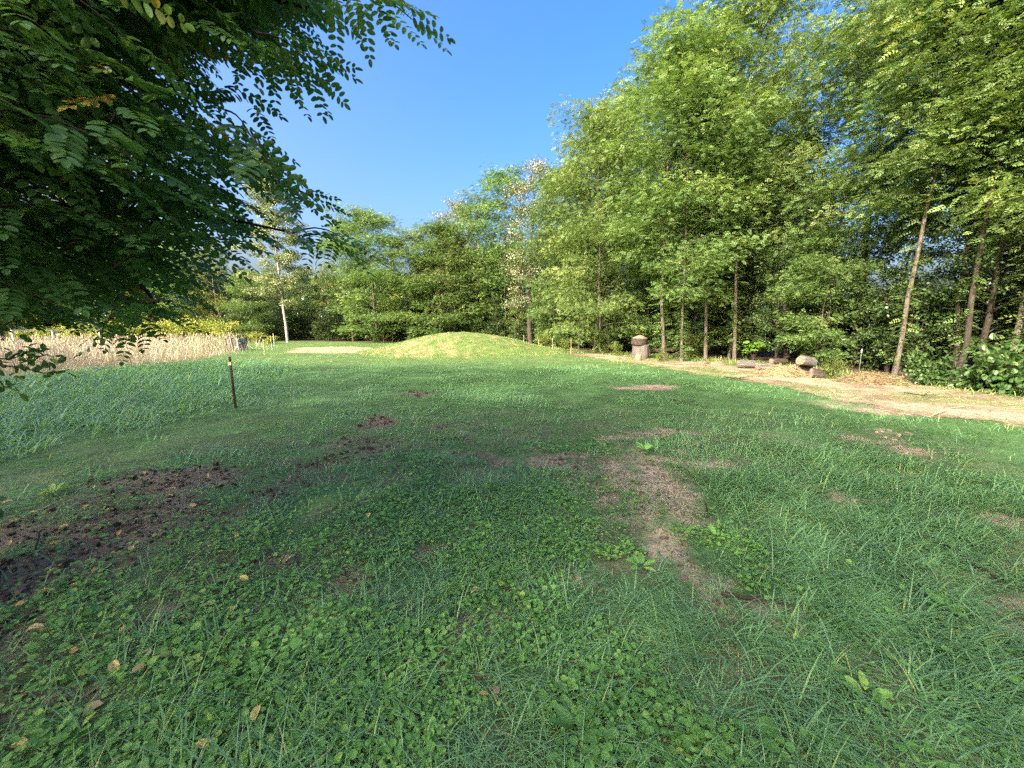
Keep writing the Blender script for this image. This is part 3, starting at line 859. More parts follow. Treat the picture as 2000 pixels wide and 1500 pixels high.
for off, step, keys in ((2.6, 2.6, ('locust_b', 'locust_d', 'dark', 'ivy', 'locust_a')), (6.0, 3.2, ('locust_d', 'dark', 'silver', 'locust_b')), (10.5, 3.8, ('locust_a', 'dark', 'locust_d'))):
    s = 1.0; i = 0
    while s < cum[-1] - .5:
        p = line_pt(s, off + rng.normal(0, .8))
        frac = s / cum[-1]
        H = (19 - 6.5 * sstep(.42, .62, frac)) * rng.uniform(.78, .98) - (1.0 if off > 3 else 1.5)
        key = keys[i % len(keys)]
        if key == 'dark':
            H *= .62
        H = cap(p, H, rng.uniform(15, 70))
        lab = {'locust_b': 'slender locust tree standing inside the wood behind the trees lining the field',
               'locust_a': 'slender locust tree standing inside the wood behind the trees lining the field',
               'locust_d': 'dark-trunked bare-stemmed locust tree inside the wood behind the trees lining the field',
               'dark': 'dark green understorey tree inside the wood behind the trees lining the field',
               'silver': 'grey-leaved tree inside the wood behind the trees lining the field',
               'ivy': 'tree clad in dark ivy inside the wood behind the trees lining the field'}[key]
        plant(key, p, H, lab, 'tree', {'locust_b': 'slender locusts in the wood', 'locust_a': 'slender locusts in the wood', 'locust_d': 'dark-trunked locusts in the wood', 'dark': 'dark understorey trees', 'silver': 'grey trees in the wood', 'ivy': 'ivy-clad trees'}[key], fat=1.15)
        s += step * rng.uniform(.75, 1.25); i += 1

# trees at the left, beyond the dry grass
LEFT = [('locust_e', 500, 664, 520, 'low green locust tree left of the pale-trunked tree'), ('broad', 440, 662, 470, 'green broadleaf tree beyond the compost bin'),
        ('locust_c', 375, 661, 430, 'light green locust tree beyond the right end of the dry grass'), ('broad', 300, 661, 400, 'yellow-green broadleaf tree behind the overhanging sprig'),
        ('locust_e', 225, 661, 380, 'broad locust tree beyond the middle of the dry grass'), ('broad', 150, 661, 360, 'broadleaf tree behind the pale rail fence'),
        ('locust_c', 70, 662, 340, 'tall locust tree behind the left end of the rail fence'), ('dark', 5, 664, 420, 'dark broadleaf tree at the left edge beyond the rail fence')]
for key, px, py, pt, lab in LEFT:
    xy, H = topH(px, py, pt)
    plant(key, xy * np.array([.9, .9]), H * .9, lab, 'tree', fat=1.1)
for i in range(16):
    px = -250 + i * 60
    p = at(px, 640, 50 + rng.normal(0, 2.0))
    plant(('dark', 'locust_b', 'locust_c', 'broad')[i % 4], p[:2], rng.uniform(11, 15) * (1 if i < 11 else .8), 'tree in the back row beyond the dry grass and the sandy patch', 'tree', 'back row trees at the left')

# understorey of the wood
s = 1.0; i = 0
while s < cum[-1] - .3:
    p = line_pt(s, 1.5 + rng.normal(0, .5))
    plant(('dark', 'dark', 'locust_e', 'dark')[i % 4] if s < 14 else ('broad', 'dark', 'locust_e', 'dark')[i % 4], p, rng.uniform(4.6, 7.4) * (1 if s < cum[-1] * .5 else .8), ('green young broadleaf tree just inside the edge of the wood' if s >= 14 else 'dark young tree just inside the edge of the wood', 'dark young tree just inside the edge of the wood', 'young locust tree just inside the edge of the wood', 'dark young tree just inside the edge of the wood')[i % 4], 'tree',
          ('young broadleaf trees at the wood edge' if s >= 14 else 'dark young trees at the wood edge', 'dark young trees at the wood edge', 'young locusts at the wood edge', 'dark young trees at the wood edge')[i % 4], fat=1.15)
    s += rng.uniform(1.7, 2.9); i += 1
und = 'dark undergrowth shrubs'
s = .5
while s < cum[-1]:
    for off in (2.2, 4.4, 7.2):
        p = line_pt(min(s + rng.uniform(0, 1.5), cum[-1] - .01), off + rng.normal(0, .5))
        plant(('shrub_a', 'shrub_b')[int(rng.random() < .6)], p, rng.uniform(2.2, 3.6) + (1.2 if off > 3 else 0), 'dark green shrub in the undergrowth between the trunks of the wood', 'shrub', und, names=('stems', 'foliage'))
    s += 1.75
for i in range(26):
    px = rng.uniform(430, 720)
    p = at(px, 655, 48 + rng.uniform(-1, 4))
    plant('shrub_b', p[:2], rng.uniform(2.5, 5), 'dark green shrub in the undergrowth between the trunks of the wood', 'shrub', und, names=('stems', 'foliage'))
for px, py, H, lab in ((1985, 778, 1.5, 'big-leaved vine thicket at the right edge of the track'), (1905, 768, 1.35, 'big-leaved vine thicket left of the one at the right edge'),
                       (1815, 757, 1.1, 'small big-leaved vine mound right of the sunlit bark'), (2080, 785, 1.8, 'big-leaved vine thicket just past the right edge')):
    p = G(px, py); p2 = p * np.array([1.04, 1.04, 1])
    plant('vine', p2[:2], H, lab, 'vine thicket', names=('stems', 'foliage'))
for px, py, H, lab in ((1625, 742, .75, 'low leafy plant right of the split logs'), (1205, 694, .9, 'low leafy plant in the shade left of the stacked log stump'), (1290, 706, .6, 'low leafy plant at the foot of the smooth grey tree'), (1350, 700, 1.6, 'lit leafy sapling between the forked tree and the flaky-barked tree'),
                       (1060, 682, 1.5, 'sunlit leafy plant at the right end of the mound'), (1105, 686, 1.0, 'short leafy plant beside the stakes right of the mound')):
    plant('shrub_c', G(px, py)[:2], H, lab, 'plant', fat=.9, names=('stems', 'foliage'))
hd = 'yellow-green vines over the rail fence'
for i, (px, py, H) in enumerate([(40, 668, 1.6), (95, 668, 2.1), (150, 668, 2.2), (205, 668, 2.5), (260, 667, 2.4), (315, 667, 2.8), (365, 667, 2.8), (410, 667, 3.0), (445, 668, 2.6), (-60, 670, 2.0), (500, 668, 1.3), (530, 671, 1.0)]):
    plant('hedge', G(px, py)[:2] * .97, H, 'sunlit yellow-green vine bush along the back of the dry grass' if i < 10 else ('yellowish weedy bush right of the compost bin' if i == 10 else 'yellowish weedy bush at the foot of the pale-trunked tree'), 'shrub', hd if i < 10 else None, fat=1.2, names=('stems', 'foliage'))

# far wood closing the view
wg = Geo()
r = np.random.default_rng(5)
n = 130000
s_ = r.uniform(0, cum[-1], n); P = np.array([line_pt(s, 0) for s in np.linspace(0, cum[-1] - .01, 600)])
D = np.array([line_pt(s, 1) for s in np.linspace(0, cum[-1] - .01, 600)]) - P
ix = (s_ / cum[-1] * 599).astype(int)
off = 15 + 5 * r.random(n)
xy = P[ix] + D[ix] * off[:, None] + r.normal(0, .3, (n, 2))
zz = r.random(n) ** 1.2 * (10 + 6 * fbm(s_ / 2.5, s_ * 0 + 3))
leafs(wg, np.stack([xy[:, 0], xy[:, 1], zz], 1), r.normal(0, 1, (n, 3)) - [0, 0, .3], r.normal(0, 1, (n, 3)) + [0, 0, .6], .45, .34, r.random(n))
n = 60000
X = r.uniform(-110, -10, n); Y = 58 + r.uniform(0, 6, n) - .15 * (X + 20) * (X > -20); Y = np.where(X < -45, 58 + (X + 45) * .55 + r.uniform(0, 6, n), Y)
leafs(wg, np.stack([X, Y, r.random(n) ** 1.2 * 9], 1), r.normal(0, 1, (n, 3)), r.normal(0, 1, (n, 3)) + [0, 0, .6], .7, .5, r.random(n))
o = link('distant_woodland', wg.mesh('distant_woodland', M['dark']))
kind(o, 'stuff', 'dim mass of leaves deep inside the wood behind the trunks', 'woodland')

# the trees behind the viewpoint whose shade covers the near field
sh = 'trees behind the viewpoint that shade the field'
sdir = np.array([-to_sun.x, -to_sun.y]) / math.cos(SUN_EL)
slen = 1 / math.tan(SUN_EL)
TIPS = [(-34, 22.5), (-29.5, 22), (-25, 21), (-20.5, 20), (-16, 19), (-11, 18), (-6.6, 17), (-2.5, 16.3), (1.5, 15.3), (4.6, 12.8), (6.3, 10), (6.8, 6.5), (7.0, 2.5), (7.0, -2)]
for i, tip in enumerate(TIPS):
    for back, H in ((0, 18), (6, 17)):
        p = np.array(tip) - sdir * (18 * slen + back)
        if back:
            p = p + np.array([-2.2, .8])
        plant('broad', p, H, 'leafy tree of the wood edge behind the viewpoint', 'tree', sh, fat=1.0)

# ------------------------------------------------------------------ overhanging locust, upper left
MASS = [(-260, -260), (640, -260), (690, 15), (650, 62), (595, 60), (560, 78), (525, 112), (462, 95), (428, 140), (452, 230), (478, 282), (520, 330), (575, 382), (628, 440), (625, 492), (575, 530),
        (515, 560), (445, 605), (375, 655), (300, 678), (200, 672), (120, 650), (0, 640), (-260, 660)]
r = np.random.default_rng(77)
ng, bg_ = Geo(), Geo()
def twig(tip, dirv, L, nl, ll=.044, full=True):
    q = np.linspace(0, 1, 6)
    st = tip - dirv * L
    P = st + (tip - st) * q[:, None] + np.array([0, 0, 1]) * (.16 * L * np.sin(q * math.pi))[:, None]
    tube(bg_, P, .0045 * (1 - .75 * q) + .0008, 5)
    n = nl
    u = np.linspace(.12, 1, n)
    b = np.stack([np.interp(u, q, P[:, j]) for j in range(3)], 1)
    sd = nrm(np.cross(dirv, [0, 0, 1.0]))
    ax = dirv * .55 + sd * (np.where(np.arange(n) % 2, 1, -1) * r.uniform(.5, 1.1, n))[:, None] + np.stack([r.normal(0, .18, n), r.normal(0, .18, n), r.normal(-.26, .24, n)], 1)
    ax[-1] = dirv + [0, 0, -.35]
    nr = np.array([0, 0, 1.0]) + r.normal(0, .3, (n, 3))
    t = np.clip(r.normal(.42, .14) + r.normal(0, .12, n) + (r.random(n) < .012) * .6, 0, 1)
    pinnate(ng, b, ax, nr, r.uniform(.17, .27, n), int(r.integers(6, 8)), ll * r.uniform(.85, 1.12), ll * .56, t, .16, full, r)
cnt = 0
while cnt < 760:
    px, py = r.uniform(-240, 690), r.uniform(-240, 640)
    if cnt > 600:
        px, py = r.uniform(300, 690), r.uniform(-120, 100)
    if not inpoly(px, py, MASS):
        continue
    near = px < 300 and py < 420
    Y = r.uniform(1.45, 2.9) if near else r.uniform(1.7, 3.3)
    tip = at(px, py, Y)
    dv = nrm(np.array([r.normal(.85, .2), r.normal(.15, .4), r.normal(-.22, .2)]))
    # keep leaf tips inside the silhouette
    e = proj(tip + dv * .24 + np.array([0, 0, -.10]))
    if not inpoly(e[0], e[1], MASS):
        continue
    twig(tip, dv, r.uniform(.4, .75), int(r.integers(8, 11)))
    cnt += 1
# sprigs that reach out of the mass
for pts, Y, nl in (([(670, 0), (740, 12), (805, 38)], 1.75, 9), ([(640, -10), (700, 0), (745, 15)], 1.8, 8), ([(500, 65), (560, 92), (608, 128)], 1.75, 9), ([(490, 60), (535, 90), (570, 122)], 1.8, 7), ([(480, 85), (520, 105), (545, 140)], 1.9, 6),
                   ([(570, 455), (630, 460), (678, 470)], 2.0, 9), ([(590, 462), (635, 466), (668, 485)], 2.0, 6), ([(310, 590), (285, 620), (255, 645)], 1.75, 8), ([(330, 590), (305, 615), (290, 635)], 1.8, 6), ([(250, 585), (230, 605), (215, 625)], 1.9, 6),
                   ([(440, 215), (470, 245), (492, 268)], 2.0, 5), ([(560, 370), (600, 385), (632, 410)], 2.2, 5), ([(440, 170), (470, 185), (485, 200)], 2.1, 4), ([(480, 300), (520, 325), (555, 345)], 2.2, 5)):
    a, b2, c = [at(*p, Y + .1 * i) for i, p in enumerate(pts)]
    L_ = np.linalg.norm(c - a)
    q = 1.0
    twig(c, nrm(c - a), L_, nl, .036)
# crown beyond the frame
cnt = 0
while cnt < 120:
    v = nrm(r.normal(0, 1, 3)) * r.random() ** .4 * np.array([3.0, 3.0, 2.2])
    c = np.array([-3.6, -.4, 5.0]) + v
    X, Y_, z_ = proj(c)
    if z_ > -.4 and (-350 < X < 2350) and (-400 < Y_ < 1800):
        continue
    if np.linalg.norm(c - [0, 0, 1.6]) < 1.3:
        continue
    twig(c, nrm(np.array([v[0], v[1], -.4 * abs(v[2]) - .3])), .6, 8, .05, False)
    cnt += 1
# trunk and limbs
TB = np.array([-3.9, .4, 0])
tp = np.array([TB, TB + [.05, 0, 1.2], TB + [.2, -.05, 2.6], TB + [.1, -.2, 4.2], TB + [.3, -.3, 6.2]])
tube(bg_, tp, np.array([.19, .16, .13, .09, .03]), 10)
for pts in ([TB + [.15, 0, 2.2], at(-160, 240, 1.9), at(60, 205, 2.0), at(178, 186, 2.1), at(330, 250, 2.3)],
            [at(178, 186, 2.1), at(160, 90, 2.0), at(148, 20, 2.0), at(130, -80, 2.0)],
            [TB + [.12, -.1, 3.4], at(-200, -200, 2.0), at(150, -120, 2.2), at(400, -40, 2.2), at(600, 10, 2.1)],
            [TB + [.1, 0, 1.9], at(-200, 420, 2.4), at(120, 410, 2.6), at(350, 420, 2.6), at(560, 450, 2.4)],
            [at(120, 410, 2.6), at(220, 500, 2.4), at(300, 590, 2.1)]):
    P = np.array(pts); k = len(P)
    q = np.linspace(0, 1, 12)
    P2 = np.stack([np.interp(q, np.linspace(0, 1, k), P[:, j]) for j in range(3)], 1) + r.normal(0, .012, (12, 3))
    tube(bg_, P2, .022 * (1 - .8 * q) + .003, 6)
t = thing('locust_tree', 'dark locust tree overhanging the near field from the upper left', 'tree', (0, 0, 0))
link('trunk', bg_.mesh('near_trunk', M['twig'], True), t)
link('crown', ng.mesh('near_crown', M['near'], True), t)

# ------------------------------------------------------------------ low bush at the left edge
tg_, cg_ = Geo(), Geo()
r = np.random.default_rng(31)
B = np.array([-3.5, 1.9, 0])
for pts in ([B, B + [.1, .1, .9], at(-60, 690, 2.2), at(10, 700, 2.2), at(75, 682, 2.2)], [B, B + [.0, 0, 1.0], at(-90, 720, 2.1), at(20, 712, 2.1), at(90, 728, 2.1), at(135, 722, 2.1)],
            [B, at(-150, 820, 2.1), at(-20, 730, 2.0), at(30, 765, 2.0)], [at(10, 700, 2.2), at(50, 690, 2.2), at(110, 697, 2.2)], [B, at(-120, 700, 2.2), at(-10, 640, 2.2), at(40, 625, 2.2)]):
    P = np.array(pts); q = np.linspace(0, 1, 10)
    P2 = np.stack([np.interp(q, np.linspace(0, 1, len(P)), P[:, j]) for j in range(3)], 1) + r.normal(0, .008, (10, 3)); P2[0] = P[0]
    tube(tg_, P2, .006 * (1 - .8 * q) + .0012, 5)
    k = 26
    u = r.uniform(.35, 1, k); b = np.stack([np.interp(u, q, P2[:, j]) for j in range(3)], 1) + r.normal(0, .03, (k, 3))
    leafs(cg_, b, r.normal(0, 1, (k, 3)) + [.4, 0, -.3], r.normal(0, .5, (k, 3)) + [0, 0, 1], .05, .028, np.clip(r.normal(.4, .2, k), 0, 1), True)
n = 900
v = nrm(r.normal(0, 1, (n, 3))) * (r.random(n) ** .4)[:, None] * [.62, .7, .45]
b = np.array([-3.55, 1.9, .45]) + v * .75; b = b[b[:, 2] > .02]; n = len(b)
leafs(cg_, b, r.normal(0, 1, (n, 3)) + [.4, 0, -.3], r.normal(0, .5, (n, 3)) + [0, 0, 1], .075, .045, np.clip(r.normal(.45, .2, n), 0, 1), True)
for i in range(9):
    a = r.random() * 6.28
    tube(tg_, np.array([[-3.5, 1.9, 0], [-3.55 + .2 * math.cos(a), 1.9 + .2 * math.sin(a), .4], [-3.55 + .5 * math.cos(a), 1.9 + .5 * math.sin(a), .7]]), np.array([.008, .006, .002]), 5)
t = thing('bush', 'dark straggly bush at the left edge with bare twigs reaching over the dry grass', 'bush')
link('stems', tg_.mesh('bush_stems', M['twig'], True), t)
link('foliage', cg_.mesh('bush_foliage', M['near']), t)

# bright big-leaved bush between the trunks
tg_, cg_ = Geo(), Geo()
r = np.random.default_rng(8)
for i in range(26):
    az = i * 2.4; hh = r.uniform(.45, .98); ro = r.uniform(.1, .5)
    tip = np.array([math.cos(az) * ro, math.sin(az) * ro, hh])
    tube(tg_, np.array([[0, 0, 0], tip * [.4, .4, .6], tip]), np.array([.012, .008, .004]), 5)
    for j in range(3):
        a2 = az + (j - 1) * .6
        leafs(cg_, tip[None], np.array([[math.cos(a2), math.sin(a2), -.35]]), np.array([[0, 0, 1.0]]) + r.normal(0, .25, (1, 3)), .27, .19, np.array([r.random()]), True, .12)
g = G(1470, 707) * np.array([1.03, 1.03, 0])
t = thing('bush', 'bright green big-leaved bush against the dark wood behind the row of logs', 'bush', g, 0, None, 1.0)
link('stems', tg_.mesh('big_leaf_stems', M['twig'], True), t)
link('foliage', cg_.mesh('big_leaf_foliage', M['bright']), t)

# ------------------------------------------------------------------ logs, piles, posts
def log_mesh(name, rad, L, seed, dome=0.0, sides=22, bark='log'):
    """a weathered log section along +Z, with a cut face at each end"""
    r = np.random.default_rng(seed)
    g = Geo()
    ph = np.arange(sides) * 2 * math.pi / sides
    lob = 1 + .06 * np.sin(2 * ph + r.random() * 6) + .05 * np.sin(3 * ph + r.random() * 6) + r.normal(0, .018, sides)
    rows = []
    for z, f in ((0, .93), (.06, 1.0), (.3, 1.02), (.6, .98), (.92, .97), (1.0, .88)):
        rows.append(np.stack([np.cos(ph) * rad * lob * f, np.sin(ph) * rad * lob * f, z * L + r.normal(0, .006, sides)], 1))
    V = np.concatenate(rows); k = len(rows)
    i = np.arange(k - 1)[:, None] * sides; j = np.arange(sides)[None]; j2 = (j + 1) % sides
    g.add(V, np.stack([i + j, i + j2, i + sides + j2, i + sides + j], -1), .5, 0)
    for row, zt, s in ((rows[-1], L * (1 + dome), 1), (rows[0], 0, -1)):
        mid = row * [.55, .55, 1] + [0, 0, (zt - L) * .6 if s > 0 else .0]
        c = np.array([[0, 0, zt if s > 0 else 0]])
        Vc = np.concatenate([row, mid, c]); q = []
        for a in range(sides):
            b2 = (a + 1) % sides
            q.append([a, b2, sides + b2, sides + a])
        for a in range(0, sides, 2):
            q.append([sides + a, sides + (a + 1) % sides, sides + (a + 2) % sides, 2 * sides])
        q = np.array(q)
        g.add(Vc, q if s > 0 else q[:, ::-1], .5, 1)
    return g.mesh(name, [M[bark], M['cut']], False)

def put_log(label, px, py, rad, L, seed, rot=(0, 0, 0), lift=0.0, dome=0.0, bark='log', push=1.0, cat='log'):
    o = link('log', log_mesh('log', rad, L, seed, dome, bark=bark))
    g = G(px, py) * push
    o.location = (g[0], g[1], lift)
    o.rotation_euler = rot
    return tag(o, label, cat)

g0 = G(1250, 699)
s0 = g0[1] / F
put_log('upright grey weathered log standing on the ground, the lower one of the two-log stack', 1251, 699, 15.5 * s0, 27 * s0, 1, lift=-.02)
put_log('dark rounded log section set like a cap on top of the upright grey log', 1248, 699, 15.5 * s0, 13 * s0, 2, (R(3), R(-2), .6), 25.4 * s0 + .01, .45, 'logb')
put_log('pale split chunk of wood leaning at the front of the log stack', 1246, 703, .16, .30, 3, (R(8), R(6), 1), -.02, .1, 'cut')
g1 = G(1574, 733); s1 = g1[1] / F
def lying(label, px, py, rad, L, seed, yaw, lift, pitch=0, bark='log', push=1.0):
    rad, L, lift = rad * .88, L * .9, lift * .88
    o = put_log(label, px, py, rad, L, seed, (0, R(90 + pitch), yaw), lift, 0, bark, push)
    return o
lying('pale half log resting crosswise on top of the fallen log right of the straw heap', 1560, 733, .20, .58, 5, R(8), .58, 9)
lying('fallen brown log lying under the pale half log', 1553, 731, .22, .55, 6, R(5), .22, 5, 'logb')
lying('short dark log at the right end of the split log heap', 1583, 739, .19, .46, 7, R(-15), .19, 8, 'logb')
lying('long grey log half sunk in weeds under the bright big-leaved bush', 1440, 718, .17, .75, 8, R(-12), .16)
lying('grey log with dark cracks left of the straw heap', 1478, 724, .18, .62, 9, R(-6), .17)
lying('dark log behind the straw heap', 1505, 716, .17, .7, 10, R(4), .16, 0, 'logb', 1.05)
lying('mossy fallen trunk lying in the shade right of the stacked log stump', 1268, 700, .13, 2.4, 12, R(4), .35, -3, 'logb', 1.06)

def lump(name, label, px, py, sx, sy, sz, seed, mt, cat, push=1.0):
    r = np.random.default_rng(seed)
    g = Geo(); nu, nv = 20, 9
    u = np.arange(nu) * 6.283 / nu; v = np.linspace(0, 1, nv)
    V = []
    for b in v:
        rr = math.cos(b * math.pi / 2) ** .7
        V.append(np.stack([np.cos(u) * rr * sx * (1 + r.normal(0, .09, nu)), np.sin(u) * rr * sy * (1 + r.normal(0, .09, nu)), np.full(nu, math.sin(b * math.pi / 2) * sz) + r.normal(0, .05 * sz, nu) - .03], 1))
    V = np.concatenate(V)
    i = np.arange(nv - 1)[:, None] * nu; j = np.arange(nu)[None]; j2 = (j + 1) % nu
    g.add(V, np.stack([i + j, i + j2, i + nu + j2, i + nu + j], -1), .5, 0)
    o = link(name, g.mesh(name, M[mt], True))
    p = G(px, py) * push
    o.location = (p[0], p[1], 0)
    return tag(o, label, cat)
lump('earth_clod', 'pale earth clod at the foot of the flaky-barked tree', 1372, 711, .24, .22, .17, 1, 'stone', 'earth clod')
lump('earth_clod', 'wider brownish earth clod just right of the first one under the trees', 1402, 712, .36, .26, .19, 2, 'stone', 'earth clod')

def straw_heap(name, label, px, py, sx, sy, sz, n, seed, mats, tlo, cat):
    r = np.random.default_rng(seed)
    g = Geo()
    a = r.random(n) * 6.28; ro = np.sqrt(r.random(n))
    z = sz * np.cos(ro * math.pi / 2) ** 1.1 * r.uniform(.6, 1.05, n)
    p = np.stack([np.cos(a) * ro * sx, np.sin(a) * ro * sy, z], 1)
    d = np.stack([np.cos(a) + r.normal(0, .9, n), np.sin(a) + r.normal(0, .9, n), -.5 + r.normal(0, .35, n)], 1)
    leafs(g, p, d, r.normal(0, .6, (n, 3)) + [0, 0, 1], r.uniform(.12, .34, n), .016, np.clip(tlo + r.normal(0, .25, n), 0, 1))
    u = np.arange(14) * 6.283 / 14
    rows = [np.stack([np.cos(u) * f * sx, np.sin(u) * f * sy, np.full(14, sz * .85 * math.cos(f * 1.5) - .02)], 1) for f in (1, .75, .5, .25, .02)]
    i = np.arange(4)[:, None] * 14; j = np.arange(14)[None]; j2 = (j + 1) % 14
    g.add(np.concatenate(rows), np.stack([i + j, i + j2, i + 14 + j2, i + 14 + j], -1), tlo, 0)
    o = link(name, g.mesh(name, M[mats]))
    q = G(px, py)
    o.location = (q[0], q[1], 0)
    return tag(o, label, cat)
straw_heap('straw_heap', 'heap of golden straw beside the split logs', 1528, 734, .85, .55, .38, 2600, 1, 'straw', .55, 'straw heap')
straw_heap('brush_pile', 'low pile of brown twigs and hay at the foot of the tree with sunlit bark', 1700, 748, .95, .6, .34, 2600, 2, 'straw', .2, 'brush pile')

def stake(name, label, px, py, ptop, r_, mt, cat, lean=0.0, cap=None, push=1.0, group=None):
    b = G(px, py) * push; b[2] = gz(b[0], b[1])
    h = at(px, ptop, b[1])[2] - b[2]
    g = Geo()
    q = np.linspace(0, 1, 6)
    P = np.stack([lean * h * q, .002 * np.sin(q * 9), -.15 + (h + .15) * q], 1)
    tube(g, P, np.full(6, r_) * (1 - .12 * q), 6)
    tube(g, np.array([P[-1], P[-1] + [0, 0, .004]]), np.array([r_ * .88, .0005]), 6)
    o = link(name, g.mesh(name, M[mt]))
    o.location = tuple(b)
    tag(o, label, cat, group)
    if cap:
        g2 = Geo()
        tube(g2, np.array([[lean * h, 0, h - .09], [lean * h, 0, h - .08], [lean * h, 0, h + .04], [lean * h, 0, h + .045]]), np.array([r_, r_ * 1.7, r_ * 1.6, .001]), 8)
        link('cap', g2.mesh('cap', M[cap]), o)
    return o
# dark fence post in the grass: a studded metal T post
b = G(460, 797); h = at(459, 697, b[1])[2]
g = Geo()
def box(g, x0, x1, y0, y1, z0, z1, lean=0.0, t=.5, m=0):
    V = np.array([(x + lean * z, y, z) for z in (z0, z1) for (x, y) in ((x0, y0), (x1, y0), (x1, y1), (x0, y1))])
    g.add(V, [(0, 3, 2, 1), (4, 5, 6, 7), (0, 1, 5, 4), (1, 2, 6, 5), (2, 3, 7, 6), (3, 0, 4, 7)], t, m)
box(g, -.021, .021, -.004, .004, -.2, h, -.012)
box(g, -.0045, .0045, .0043, .034, -.2, h - .003, -.012)
for i in range(16):
    box(g, -.011, .011, -.013, -.0042, .1 + i * .057, .118 + i * .057, -.012)
o = link('fence_post', g.mesh('fence_post', M['rustm'])); o.location = (b[0], b[1], gz(b[0], b[1]))
tag(o, 'thin dark rusty metal fence post standing alone in the shaded grass', 'fence post')
g = Geo(); box(g, -.028, .028, -.0175, -.0135, h * .84, h * .90, -.012)
link('clip', g.mesh('clip', M['stake']), o)

stake('garden_stake', 'thin yellow stake in the sunlit grass right of the compost bin, the nearest one', 517, 694, 662, .022, 'stake', 'stake')
stake('garden_stake', 'thin pale stake midway between the compost bin and the pale-trunked tree', 532, 684, 656, .022, 'stake', 'stake', -.05)
stake('garden_stake', 'whitish stake just left of the pale-trunked tree', 536, 675, 651, .03, 'white', 'stake', -.02)
for i, (px, py, pt, lab) in enumerate([(1023, 684, 654, 'short pale stake on the right shoulder of the mound'), (1052, 685, 662, 'thin stake behind the right slope of the mound'), (1079, 689, 660, 'thin stake right of the mound near the leafy plants'), (1115, 692, 658, 'tallest pale stake beside the track right of the mound')]):
    stake('garden_stake', lab, px, py, pt, .016, 'stake', 'stake', push=1.0)
stake('marker_stake', 'thin stake with a white cap in front of the dark undergrowth by the brush pile', 1677, 731, 684, .012, 'board', 'stake', 0, 'white')

# compost bin of boards
b = G(467, 684); s_ = b[1] / F
t = thing('compost_bin', 'grey slatted wooden compost bin with upright corner poles at the edge of the dry grass', 'compost bin', (b[0], b[1], 0), R(-14))
W_, Hb, D_ = 24 * s_, 23 * s_, 20 * s_
g = Geo()
for i in range(7):
    x0 = -W_ / 2 + i * W_ / 7
    box(g, x0 + .015, x0 + W_ / 7 - .015, -D_ / 2, -D_ / 2 + .03, 0, Hb * (.93 + .05 * (i % 3)), -.12)
link('front_panel', g.mesh('front_panel', M['board']), t)
for nm, x0 in (('side_panel', -W_ / 2), ('side_panel', W_ / 2)):
    g = Geo()
    for i in range(5):
        y0 = -D_ / 2 + .04 + i * (D_ - .05) / 5
        box(g, x0 - .015, x0 + .015, y0, y0 + D_ / 5 - .04, 0, Hb, -.12)
    link(nm, g.mesh(nm, M['board']), t)
for x0, hh, mt in ((-W_ / 2 - .08, 1.35, 'board'), (-.05, 1.5, 'stake'), (W_ / 2 + .06, 1.05, 'white'), (-W_ * .22, 1.6, 'board')):
    g = Geo(); box(g, x0 - .028, x0 + .028, -D_ / 2 - .09, -D_ / 2 - .02, 0, Hb * hh, -.14)
    link('pole', g.mesh('pole', M[mt]), t)

# pale rail fence at the left
a, c = G(28, 684), G(200, 678)
t = thing('rail_fence', 'pale rail fence with white posts along the left end of the dry grass', 'fence')
for f in (0.01, .43, .99):
    p = a + (c - a) * f
    g = Geo(); box(g, p[0] - .05, p[0] + .05, p[1] - .05, p[1] + .05, 0, 1.45)
    link('post', g.mesh('post', M['white']), t)
g = Geo()
tube(g, np.array([a + [0, 0, 1.42], (a + c) / 2 + [0, 0, 1.38], c + [0, 0, 1.42]]), np.array([.03, .03, .03]), 8)
link('rail', g.mesh('rail', M['white']), t)

# ------------------------------------------------------------------ sticks, weeds, leaves on the grass
def stick(label, pts, r_, seed, fork=None, name='fallen_stick', lift=.03, mt='twig'):
    r = np.random.default_rng(seed)
    g = Geo()
    def br(pp, rad):
        P = np.array([G(*p) for p in pp]); P[:, 2] = gz(P[:, 0], P[:, 1]) + lift
        q = np.linspace(0, 1, 14)
        P2 = np.stack([np.interp(q, np.linspace(0, 1, len(P)), P[:, j]) for j in range(3)], 1) + r.normal(0, .006, (14, 3))
        tube(g, P2, rad * (1 - .65 * q) + .001, 6)
    br(pts, r_)
    for f in fork or []:
        br(f, r_ * .55)
    o = link(name, g.mesh(name, M[mt], True))
    return tag(o, label, 'stick')
stick('dark rotting stick lying in the grass right of centre', [(1410, 1168), (1480, 1175), (1545, 1186)], .013, 1)
stick('long thin curved dark stick lying at the right edge of the near grass', [(1790, 1045), (1850, 1065), (1900, 1105), (1960, 1140)], .014, 2)
stick('forked bleached twig lying where the grass meets the track at the right', [(1810, 818), (1850, 803), (1885, 808), (1930, 815)], .009, 3, [[(1850, 803), (1880, 798), (1900, 805)]], lift=.05, mt='stake')
stick('short dark twig on the track edge right of centre', [(1415, 742), (1440, 745), (1470, 750)], .018, 4, [[(1440, 745), (1462, 742)]], lift=.08)
stick('thin twig lying in the shaded grass below the bare patch', [(1310, 783), (1345, 790), (1385, 798)], .014, 5, [[(1345, 790), (1360, 784)]])
stick('pale bent twig on the bare soil at the left', [(75, 1040), (70, 1075), (58, 1100), (75, 1112)], .006, 6)
stick('small upright-curved dark twig by the bare soil right of centre', [(1378, 992), (1380, 1005), (1386, 1012)], .008, 7, lift=.05)
stick('bent twig lying on the sunlit end of the track', [(1765, 772), (1800, 778), (1830, 776)], .014, 8, [[(1800, 778), (1815, 771)]], lift=.06)

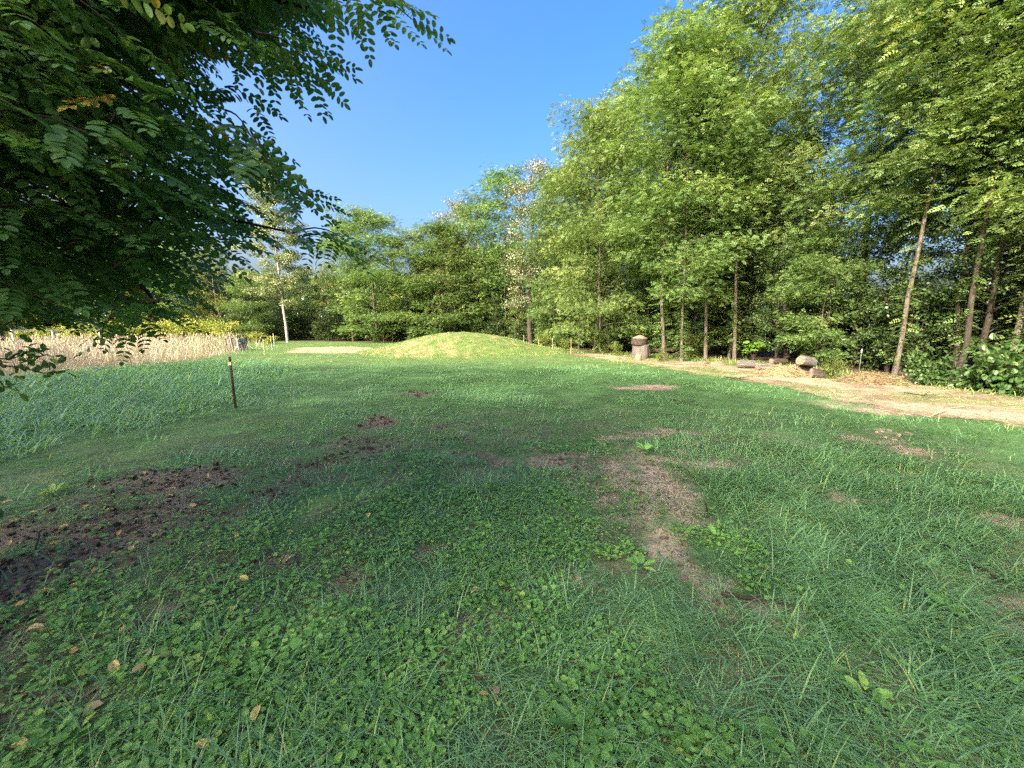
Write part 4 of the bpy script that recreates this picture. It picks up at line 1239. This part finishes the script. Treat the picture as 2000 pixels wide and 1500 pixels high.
def weed(label, px, py, n, ln, wd, seed, t0=.6):
    r = np.random.default_rng(seed)
    g = Geo()
    az = np.arange(n) * 2.4 + r.normal(0, .3, n)
    d = np.stack([np.cos(az), np.sin(az), r.uniform(.15, .7, n)], 1)
    l = .82 * ln * r.uniform(.7, 1.15, n); wd = wd * .85; t0 = t0 - .12
    leafs(g, np.zeros((n, 3)) + nrm(d) * .02, d, np.array([0, 0, 1.0]) + r.normal(0, .2, (n, 3)), l, wd, np.clip(t0 + r.normal(0, .15, n), 0, 1), True, .12)
    p = G(px, py)
    o = link('broadleaf_weed', g.mesh('broadleaf_weed', M['clover']))
    o.location = (p[0], p[1], gz(p[0], p[1]) + .03)
    return tag(o, label, 'weed')
weed('two-leaved plantain with the biggest blade at the bottom right of centre', 1475, 1450, 4, .11, .062, 1, .55)
weed('upright narrow-leaved weed in the clover left of the central bare spot', 612, 1300, 7, .12, .022, 2)
weed('glossy weed rosette in the long grass at the right', 1840, 1190, 7, .11, .06, 3, .5)
weed('pale round-leaved weed among the bottom right grass', 1690, 1370, 5, .09, .05, 4, .8)
weed('small leafy weed beside the bare soil strip right of centre', 1400, 1055, 8, .11, .04, 5, .8)
weed('large-leaved weed by the edge of the dark soil at the left', 440, 1335, 6, .07, .05, 6, .5)
weed('yellowish green weed in the shade near the left edge', 105, 965, 8, .16, .06, 7, .95)
weed('round-leaved weed in the middle of the near grass', 945, 1040, 5, .085, .06, 8, .7)
weed('leafy weed below the curved twig', 1250, 1120, 7, .10, .045, 9, .7)
weed('broad dock plant in the central grass above the bare patch', 1260, 885, 9, .17, .07, 10, .85)
weed('dark weed at the very bottom of the grass right of centre', 1130, 1440, 7, .12, .05, 11, .35)
weed('bright weed at the bottom left corner', 150, 1440, 6, .07, .05, 12, .7)

# yellow fallen leaves
r = np.random.default_rng(19)
lm = []
for i in range(4):
    g = Geo()
    leafs(g, np.array([[-.018, 0, .006]]), np.array([[1.0, 0, .1]]), np.array([[.1, .25, 1.0]]), np.array([.050 + .005 * i]), np.array([.029 + .004 * i]), np.array([.2 + .25 * i]), True, .2 + .1 * i)
    lm.append(g.mesh('fallen_leaf', M['yellow']))
spots = [(448, 1192), (340, 1238), (278, 1308), (278, 1275), (305, 1275), (326, 1280), (402, 1455), (228, 1305), (148, 1258), (310, 1352), (40, 1445), (925, 1157), (940, 1350), (1180, 1247), (404, 930), (380, 985), (334, 968), (335, 952), (295, 955), (285, 925), (465, 1047),
         (478, 1013), (563, 1035), (560, 1092), (232, 1040), (240, 1020), (185, 1033), (130, 1030), (85, 1010), (60, 995), (30, 1010), (20, 980), (10, 1082), (120, 1093), (100, 1118), (80, 1155), (45, 1175), (20, 1060), (210, 1000), (260, 1075), (190, 1110), (165, 985), (480, 1135), (355, 1205), (240, 1230),
         (420, 1250), (500, 1400), (190, 1370), (640, 1030), (720, 1010), (150, 1140), (60, 1230), (15, 1200), (110, 1060), (290, 1010), (360, 905), (420, 1090), (520, 1040)]
for i, (px, py) in enumerate(spots):
    p = G(px, py, .035)
    o = link('fallen_leaf', lm[i % 4], None, (p[0], p[1], gz(p[0], p[1]) + .012 + .035 * r.random()), r.random() * 6.28)
    o.rotation_euler = (r.normal(0, .3), r.normal(0, .3), r.random() * 6.28)
    tag(o, 'small yellow fallen leaf lying on the dark soil and clover in the near grass', 'leaf', 'yellow fallen leaves')
